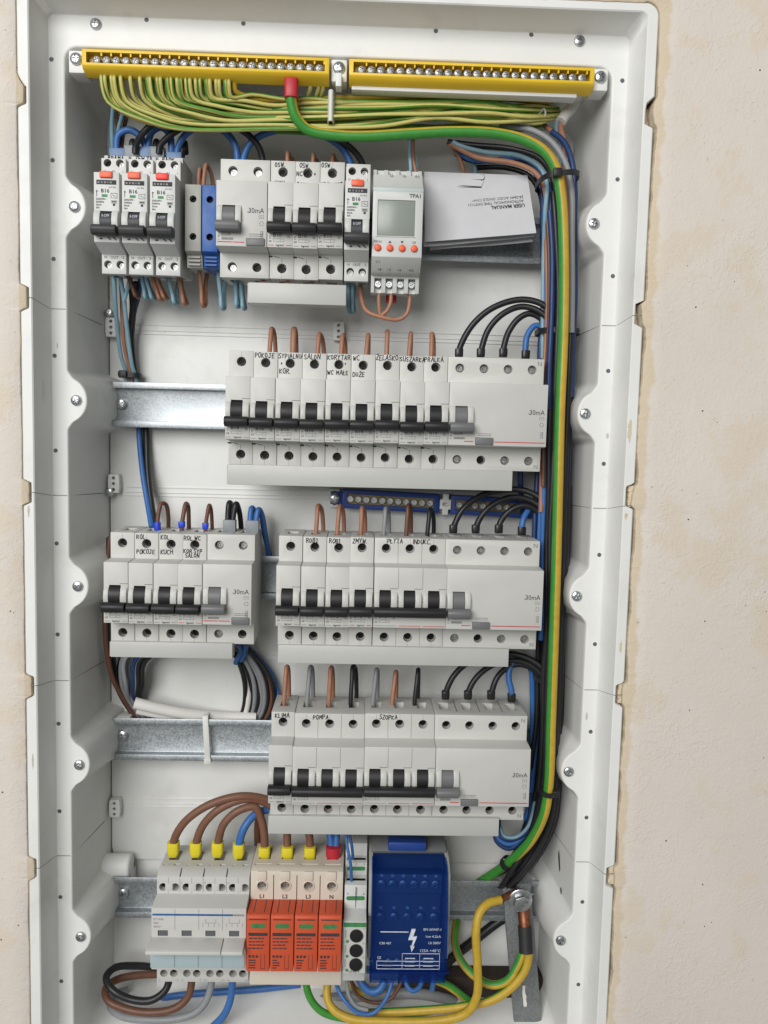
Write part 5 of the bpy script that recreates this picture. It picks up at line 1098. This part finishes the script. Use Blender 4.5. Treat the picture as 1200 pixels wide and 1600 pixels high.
for k, (dx, dep, r, m_, y0, y1, lb) in enumerate(((-27, 30, 1.7, 'wblue', 330, 900, 'blue wire in the inner edge of the vertical bundle'), (-23, 22, 1.6, 'wdbrown', 330, 760, 'brown wire just inside the vertical bundle'), (-18, 20, 2.2, 'wdblue', 330, 640, 'dark blue cable alongside the big cable'), (16, 24, 2.2, 'wdblue', 340, 1000, 'dark blue cable outside the big cable'), (-25, 52, 2.2, 'wblue', 640, 1280, 'blue cable at the inner edge beside the lower four-pole breakers'), (-12, 30, 1.8, 'wbrown', 420, 760, 'light brown wire deep in the bundle'))):
    vert(lb, [(bigx(y0)+dx, y0, dep)], dx, dep, r, m_, y1, None, 'coloured cables of the vertical bundle', 1.5, 50+k)
for k in range(3):
    wire('blue wire loop hanging at the end of the lowest busbar cover', [(836-k*3, 1240, 48), (832-k*3, 1285, 46), (818-k*2, 1305+k*4, 42), (795, 1312+k*7, 40), (780-k*2, 1304+k*5, 42), (779-k*3, 1285, 46), (781-k*3, 1262, 50)], 1.9, ('wdblue', 'wblue', 'wdblue')[k], 'blue loops by the lowest busbar cover')
wire('light blue wire loop among the dark blue ones at the lowest busbar cover', [(836, 1250, 46), (826, 1290, 42), (806, 1308, 38), (788, 1306, 40), (781, 1290, 46)], 1.5, 'wsky')
# ties
def tie(label, cx, cy, dep, rx, ry, mat='tie', tilt=0.0, head=True, wd=1.9):
    c = at(cx, cy, dep); t = thing('cable_tie', label, 'cable tie', tuple(c), 'cable ties')
    mb = MB(); n = 36; vs = []
    for k in range(n):
        a = 2*math.pi*k/n; x, y = math.cos(a), math.sin(a); x = math.copysign(abs(x)**.7, x); y = math.copysign(abs(y)**.7, y)
        for s, z in ((1, -wd), (1, wd), (.93, wd), (.93, -wd)):
            sx, sy = (rx if s == 1 else rx-1.1), (ry if s == 1 else ry-1.1)
            vs.append((sx*x, sy*y, z+tilt*sx*x))
    mb.add(vs, [(4*k+j, 4*((k+1) % n)+j, 4*((k+1) % n)+(j+1) % 4, 4*k+(j+1) % 4) for k in range(n) for j in range(4)]); part('strap', mb, mat, t)
    if head: mb = MB(); mb.box(-4.2, 1.8, -ry-2.6, -ry+.8, -2.9, 2.9); part('buckle', mb, mat, t, (-rx*.25, 0, -rx*.25*tilt), .6)
tie('black cable tie strapping the bundle below the upper bend', 870, 284, 18, 14.5, 22, tilt=.12)
tie('black cable tie across the bundle where the second-row feeds join', 870, 520, 36, 16, 18, head=False)
tie('black tape band round the third-row feeds', 856, 1058, 38, 11, 14, head=False)
tie('black cable tie gathering wires above the second rail', 203, 586, 66, 9, 6.5, tilt=-.05)
tie('white cable tie round the earth wire bundle', 518, 176, 15, 2.6, 14, 'wtie', head=False, wd=10.5)
def ring_tie(label, c, d, r, mat='tie', wd=1.8):
    c = at(*c); d = d.normalized(); a = Vector((0, -1, 0)); a = (a-d*a.dot(d)).normalized(); b = d.cross(a); t = thing('cable_tie', label, 'cable tie', tuple(c), 'cable ties'); n = 28; vs = []
    for k in range(n):
        q = 2*math.pi*k/n
        for rr_, h in ((r, -wd), (r, wd), (r-1, wd), (r-1, -wd)): vs.append(tuple((a*math.cos(q)+b*math.sin(q))*rr_+d*h))
    part('strap', MB().add(vs, [(4*k+j, 4*((k+1) % n)+j, 4*((k+1) % n)+(j+1) % 4, 4*k+(j+1) % 4) for k in range(n) for j in range(4)]), mat, t)
    part('buckle', MB().box(-2.6, 2.6, -2.4, 2, -2.6, 2.6), mat, t, tuple(b*r*.9+a*r*.3), .5)
ring_tie('black cable tie round the big cable below the fourth row', (856, 1237, 4), at(857, 1230, 4)-at(849, 1275, 8), 6.2)
ring_tie('black cable tie round the big cable above the steel bracket', (793, 1349, 38), at(828, 1315, 18)-at(793, 1349, 38), 6.0, wd=2.4)
def rail_tie():
    c = Vector((84.5, RAIL_Y, rail_z(3))); t = thing('cable_tie', 'white cable tie looped over the fourth rail', 'cable tie', tuple(c), 'cable ties', (0, -.06, 0))
    mb = MB(); mb.prism_x([(-1.4, -18.5), (-1.4, 18), (0, 20.5), (10, 21.5), (10, 20.3), (.8, 19.2), (-.2, 17.6), (-.2, -18.5)], -2.3, 2.3); part('strap', mb, 'wtie', t, bevel=.3)
    mb = MB(); mb.box(-2.8, 2.8, -2.6, 1, -19, -14.5); part('buckle', mb, 'wtie', t, bevel=.4)
rail_tie()

# spare cable coil under the small block
rc = random.Random(5)
cols = ['wblack', 'wgrey', 'wblack', 'wgrey', 'wgrey', 'wblack', 'wgrey', 'wdblue', 'wgrey', 'wblack', 'wgrey', 'wblack']
for k in range(12):
    o = k*4.2; m_ = cols[k]; dep = 58+rc.uniform(-5, 8)
    wire('%s wire of the spare coil, arc beside the cabinet wall' % {'wblack': 'black', 'wgrey': 'grey', 'wdblue': 'blue'}[m_], [(182+o*1.9+rc.uniform(-2, 2), 1006, dep-6), (176+o*1.1+rc.uniform(-2, 2), 1035, dep-2), (178+o*.95+rc.uniform(-3, 3), 1068, dep), (196+o*.55, 1098, 67+(k % 3)), (218+o*.7, 1122, 71.5), (255+o, 1140, 72.5)], 1.9, m_, 'arcs of the spare coil near the side wall')
for k in range(11):
    o = k*5.4; m_ = ['wblack', 'wwhite', 'wblack', 'wgrey', 'wblack', 'wgrey', 'wgrey', 'wblack', 'wdbrown', 'wblack', 'wblue'][k]; dep = 60+rc.uniform(-4, 7)
    wire('%s wire of the spare coil, arc below the busbar cover end' % {'wblack': 'black', 'wgrey': 'grey', 'wblue': 'blue', 'wwhite': 'white', 'wdbrown': 'brown'}[m_], [(340+o*.7, 1002, dep-8), (366+o*.6, 1022, dep-3), (380+o*.85, 1056, dep), (383+o*.95, 1088, 65+(k % 3)), (379+o*.95, 1112, 70.5), (366+o*.9, 1138, 72.5)], 1.9 if m_ != 'wwhite' else 2.6, m_, 'arcs of the spare coil near the breakers')
sh, Q = wire('white sheathed cable end lying over the coil above the fourth rail', [(210, 1098, 46), (230, 1103, 48), (262, 1110, 52), (300, 1116, 58), (345, 1120, 66), (400, 1122, 69)], 4.6, 'wwhite', None, 'sheathed_cable', 7, n=14, cat='cable')
wire('thin white cable under the sheathed cable end', [(214, 1110, 56), (250, 1117, 58), (300, 1122, 62)], 3.2, 'wwhite', None, 'sheathed_cable', 6, cat='cable')
for lb, pts, m_ in (('dark brown cable beside the small third-row block', [(172, 838, 50), (168, 880, 48), (164, 960, 48), (166, 1010, 50), (176, 1060, 54), (198, 1098, 66), (215, 1125, 72)], 'wdbrown'), ('black cable hugging the small block at the side wall', [(170, 840, 58), (168, 900, 54), (168, 980, 52), (172, 1040, 54), (188, 1085, 64), (210, 1120, 72)], 'wblack'), ('blue wire ends under the small busbar cover', [(372, 1006, 40), (377, 1014, 44), (374, 1024, 48), (368, 1036, 54)], 'wblue'), ('second blue wire end under the small busbar cover', [(384, 1006, 40), (383, 1018, 46), (377, 1032, 52)], 'wblue')): wire(lb, pts, 2.1, m_)

# row five: thick browns into the changeover switch and the arrester
def thick(label, pts, mat, f0, f1):
    w, Q = wire(label, pts, 3.15, mat, 'thick jumpers of the lowest row', n=12, per=8)
    for p, m_ in ((f0, 'fyel'), (f1, 'fyel')):
        if p: ferrule(w, at(p[0], p[1], p[2]), Vector((.0, 0, 1)), 9.4, 8.4, 12, m_, .72)
thick('thick brown cable with outermost arch between changeover switch and surge arrester', [(271, 1330, 33), (273, 1310, 32), (291, 1282, 30), (328, 1257, 30), (378, 1244, 32), (425, 1252, 40), (468, 1276, 44), (483, 1304, 36), (484, 1330, 34)], 'wthick', (271, 1338, 33), (484, 1345, 33))
thick('thick brown cable with middle arch, printed sheath, over the changeover switch', [(306, 1330, 33), (308, 1312, 32), (319, 1287, 31), (346, 1262, 31), (388, 1248, 34), (425, 1260, 40), (446, 1288, 38), (449, 1330, 34)], 'wthick', (306, 1338, 33), (449, 1345, 33))
thick('thick brown cable with inner arch ending at terminal L1', [(340, 1330, 33), (342, 1310, 32), (350, 1287, 31), (372, 1267, 32), (398, 1261, 34), (408, 1280, 35), (413, 1305, 34), (413, 1330, 34)], 'wthick', (340, 1338, 33), (413, 1345, 33))
thick('thick blue cable with yellow sleeve beside the brown arches', [(373, 1332, 33), (375, 1312, 32), (383, 1291, 33), (400, 1272, 38), (440, 1262, 48), (490, 1276, 50), (514, 1300, 38), (518, 1325, 34)], 'wblue', (373, 1340, 33), None)
wire('second blue cable entering the red sleeve', [(524, 1288, 44), (526, 1306, 36), (525, 1326, 33)], 2.8, 'wblue')
p = at(521, 1346, 32); tag(part('wire_sleeve', MB().lathe((0, 0), [(5, 0), (6.2, -4), (6.2, -13)], 20).mesh('r'), 'fred', None, tuple(p), rot=(-math.pi/2, 0, 0)), 'crimson sleeve over the blue cables above terminal N', 'sleeve')
wire('dark brown cable dropping behind the arrester beside the thick arches', [(404, 1272, 56), (402, 1300, 58), (404, 1340, 60)], 2.8, 'wdbrown')
wire('thin blue wire to the upper terminal of the phase indicator', [(545, 1300, 26), (549, 1318, 22), (551, 1334, 22), (551, 1342, 24)], 1.2, 'wblue'); wire('thin blue wire to the lower terminal of the phase indicator', [(540, 1298, 20), (543, 1325, 12), (548, 1352, 10), (549, 1376, 14)], 1.2, 'wblue')
# cables below the lowest row
def low(label, pts, r, mat, **k): return wire(label, pts, r, mat, k.pop('group', None), per=7, n=10, **k)
low('thick black cable looping out of the changeover switch', [(263, 1520, 30), (263, 1537, 28), (256, 1550, 26), (236, 1563, 24), (203, 1561, 24), (175, 1546, 26), (166, 1527, 34), (180, 1512, 44), (212, 1509, 52), (250, 1512, 58)], 2.9, 'wblack')
low('thick reddish brown cable looping under the changeover switch', [(299, 1520, 30), (299, 1538, 28), (294, 1557, 26), (274, 1575, 24), (235, 1582, 24), (195, 1576, 26), (168, 1562, 30), (166, 1543, 40), (182, 1531, 48), (213, 1524, 54), (250, 1522, 60)], 3.0, 'wdbrown')
low('thick grey cable looping lowest under the changeover switch', [(330, 1520, 30), (330, 1537, 28), (324, 1560, 26), (307, 1581, 24), (274, 1592, 24), (224, 1593, 26), (188, 1587, 32), (172, 1572, 42), (176, 1556, 54), (200, 1546, 62)], 2.9, 'wgrey')
low('thick blue cable dropping out of the frame from the changeover switch', [(363, 1520, 30), (363, 1538, 28), (360, 1562, 27), (350, 1586, 27), (333, 1604, 28), (310, 1622, 30)], 3.0, 'wblue')
low('dark blue cable lying across behind the arrester foot', [(240, 1572, 62), (256, 1560, 60), (300, 1553, 58), (358, 1549, 58), (410, 1545, 60), (470, 1538, 64)], 2.8, 'wblue'); low('blue cable end hidden below the grey loop', [(183, 1620, 50), (182, 1600, 52), (186, 1588, 56), (200, 1578, 62)], 2.6, 'wdblue')
G = dict(stripe={7}); Yg = ['wyel', 'wdgreen']
low('green and yellow earth cable dropping from the arrester foot', [(478, 1528, 32), (479, 1542, 30), (486, 1562, 28), (502, 1580, 26), (532, 1590, 26), (590, 1592, 28), (640, 1586, 34), (700, 1574, 40)], 2.9, Yg, stripe={7, 8, 9, 0, 1, 2})
cbl, Q = low('yellow earth cable running under the blue block and up to the bolt', [(512, 1536, 36), (511, 1555, 32), (518, 1574, 26), (545, 1591, 20), (607, 1596, 16), (690, 1594, 12), (728, 1583, 10), (745, 1556, 8), (746, 1507, 8), (744, 1452, 10), (750, 1425, 14), (764, 1411, 18), (782, 1406, 22)], 3.4, Yg, **G)
o = Vector(cbl['_o']); mb = MB(); mb.tube([q-o for q in spline([at(780, 1407, 22), at(793, 1400, 26), at(806, 1394, 29)], 5)], lambda t: 2.6+.4*t, 10); part('copper_end', mb, 'copper', cbl)
low('yellow earth cable rising from below the blue block to the black-taped lug', [(575, 1583, 30), (656, 1579, 24), (721, 1573, 20), (770, 1562, 18), (802, 1540, 18), (821, 1514, 20), (827, 1488, 22)], 3.4, Yg, **G)
low('yellow earth cable curling beside the blue block to the black-taped lug', [(720, 1420, 66), (713, 1446, 52), (711, 1474, 44), (721, 1502, 36), (744, 1527, 28), (770, 1539, 22), (793, 1532, 20), (809, 1508, 22), (817, 1488, 24)], 3.3, Yg, stripe={2, 1})
low('short yellow and green cable behind the blue block foot', [(676, 1530, 52), (700, 1540, 50), (722, 1556, 48), (740, 1570, 46)], 3.2, Yg, stripe={7, 8, 9})
low('thin light blue wire looping under the phase indicator', [(524, 1528, 34), (527, 1542, 28), (537, 1561, 22), (559, 1582, 18), (583, 1583, 18), (604, 1559, 20), (614, 1530, 26)], 1.6, 'wblue'); low('thin grey wire bending under the phase indicator', [(542, 1512, 26), (542, 1530, 24), (545, 1554, 22), (557, 1572, 20), (575, 1578, 19)], 1.6, 'wgrey')
low('thick bright blue cable under the blue block', [(560, 1520, 44), (566, 1538, 40), (578, 1549, 38), (592, 1547, 38), (602, 1532, 40)], 3.4, 'wblue')
low('blue wire loop at the foot of the blue block', [(633, 1522, 36), (636, 1540, 32), (645, 1548, 30), (656, 1541, 32), (660, 1526, 36)], 2.0, 'wblue'); low('blue wire stub at the foot of the blue block', [(677, 1522, 34), (677, 1536, 32), (675, 1546, 34)], 2.2, 'wblue')
low('brown wire sagging below the blue block', [(548, 1530, 50), (556, 1552, 46), (580, 1566, 42), (608, 1562, 42), (622, 1545, 44), (630, 1525, 48)], 1.5, 'wdbrown')
low('thick grey sheathed cable lying behind the earth cables', [(500, 1562, 64), (570, 1556, 60), (650, 1552, 58), (700, 1562, 60), (730, 1576, 64)], 4.5, 'wgrey', cat='cable')
low('green and yellow wire behind the thick blue cable', [(545, 1532, 56), (556, 1546, 54), (580, 1554, 54)], 2.6, Yg, stripe={1, 2, 3})
low('black cable crossing behind the blue block to the back', [(806, 1424, 66), (776, 1442, 64), (740, 1470, 64), (712, 1492, 66), (690, 1512, 68)], 4.0, 'wblack', cat='cable')

# steel bracket with bolt and lug
def bracket():
    a, b = at(806, 1372, 40), at(832, 1680, 40); t = thing('steel_bracket', 'grey steel strip bracket at the lower corner holding the earth bolt', 'bracket', tuple(a))
    d = (b-a); n = Vector((d.z, 0, -d.x)).normalized()
    if n.x < 0: n = -n
    vs = []
    for y in (0, 3.5):
        for p, s in ((a-a, 0), (d, 0)):
            vs += [tuple(p-n*11.5+Vector((0, y, 0))), tuple(p+n*11.5+Vector((0, y, 0)))]
    part('strip', MB().add(vs, [(0, 1, 3, 2), (4, 6, 7, 5), (0, 2, 6, 4), (1, 5, 7, 3), (0, 4, 5, 1), (2, 3, 7, 6)]), 'bracket', t, bevel=.5)
    q = [at(777, 1374, 40)-a, at(822, 1353, 32)-a, at(832, 1380, 36)-a, at(786, 1384, 43)-a]
    part('bent_tongue', MB().add([tuple(p) for p in q]+[tuple(p+Vector((0, 3.5, 0))) for p in q], [(0, 1, 2, 3), (7, 6, 5, 4), (0, 4, 5, 1), (1, 5, 6, 2), (2, 6, 7, 3), (3, 7, 4, 0)]), 'bracket', t, bevel=.5)
    r5 = random.Random(3); c = at(819, 1556, 39.8)-a
    pr = [(c.x+(r5.uniform(.8, 1.8))*s, c.z+z) for s, zs in ((-1, range(-9, 10, 3)), (1, range(9, -10, -3))) for z in zs]
    part('plaster_smear', MB().prism_y([(x-(z-c.z)*.12, z) for x, z in pr], c.y-.6, c.y+.3), 'wwhite', t)
bracket()
def bolt():
    p = at(815, 1412, 20); t = thing('hex_bolt', 'zinc hexagon bolt with washer clamping the copper earth ends', 'bolt', tuple(p))
    part('washer', MB().lathe((0, 0), [(9.4, 6), (9.4, 4.2), (8.8, 3.8), (4, 3.8)], 28), 'zinc', t)
    part('head', MB().prism_y([(6.6*math.cos(math.pi/3*k+.3), 6.6*math.sin(math.pi/3*k+.3)) for k in range(6)], -1.5, 4), 'zinc', t, bevel=.7)
    part('shank', MB().cyl((0, 0), 3.6, 4, 24, 16), 'zinc', t)
bolt()
def lug():
    a, b = at(819, 1432, 30), at(822, 1486, 22); t = thing('cable_lug', 'copper cable lug with black tape sleeve below the hexagon bolt', 'cable lug', tuple(a))
    d = b-a
    mb = MB(); mb.tube([Vector((-1, 4, 9)), Vector((0, 3, 2)), d*.12, d*.4], lambda t_: 5.2-.6*t_, 14); part('copper_barrel', mb, 'copper', t)
    mb = MB(); mb.tube([d*.28, d*.5, d*.8, d*1.05], lambda t_: 5.5+.3*math.sin(9*t_), 16); part('tape_sleeve', mb, 'tape', t)
bug = lug()
# scorch streak and scuffs on the side wall, stains on the rim wall
for (px, py, y, rx, rz) in ((888, 1352, 34, 1.6, 13), (892, 1392, 26, 1.2, 3)):
    c = at(px, py, y); mb = MB(); vs = []; K = 10
    me = MB().lathe((0, 0), [(1, 0), (.92, -.35), (.6, -.75), (.2, -.98)], 16).mesh('s'); ob = link('scorch_mark', me, 'smoke', box, tuple(Vector((371.4, c.y, c.z))-BO), (0, 0, math.radians(90))); ob.scale = (rx, .35, rz); ob.rotation_euler = (0.12, 0, math.radians(-85))
blob('plaster_stain', -18.9, -128, .5, 9, -12, 'stain')
mb = MB(); mb.lathe((0, 0), [(4.2, 0), (4.2, -1.6), (3, -2.4)], 18); p = at(484, 1593, 60); bpart('cable_plug', MB().lathe((p.x, p.z), [(4.4, 62), (4.4, 58), (3.4, 57)], 18), 'shell')
for x, z, a, b, y in ((391.5, -146, 1.6, 9, -25), (392, -206, 1.2, 3, -25), (393, -300, 1.0, 5, -25), (-24.5, -212, .9, 4, -25), (383.5, -150, 1.2, 2.2, 0), (378, -360, .8, 4, 0), (-12.6, -96, .6, 2, 0), (-24, -390, .8, 6, -25)): blob('plaster_smear', x, z, a, b, y, 'stain' if y == 0 or x < 0 else 'filler', .1)
dropprops()
for o in bpy.data.objects:
    if o.parent and o.name.split('.')[0] in ('rating_print', 'centre_mark', 'pole_groove', 'brand_mark', 'scale_print', 'wiring_print', 'cartridge_print', 'rating_table', 'switch_symbol', 'line_drawing', 'handwriting', 'red_stripe', 'lettering'): o['kind'] = 'stuff'
for o in list(bpy.data.objects):
    if o.type == 'MESH' and len(o.data.materials) == 0: o.data.materials.append(M['shell'])
bpy.context.view_layer.update()
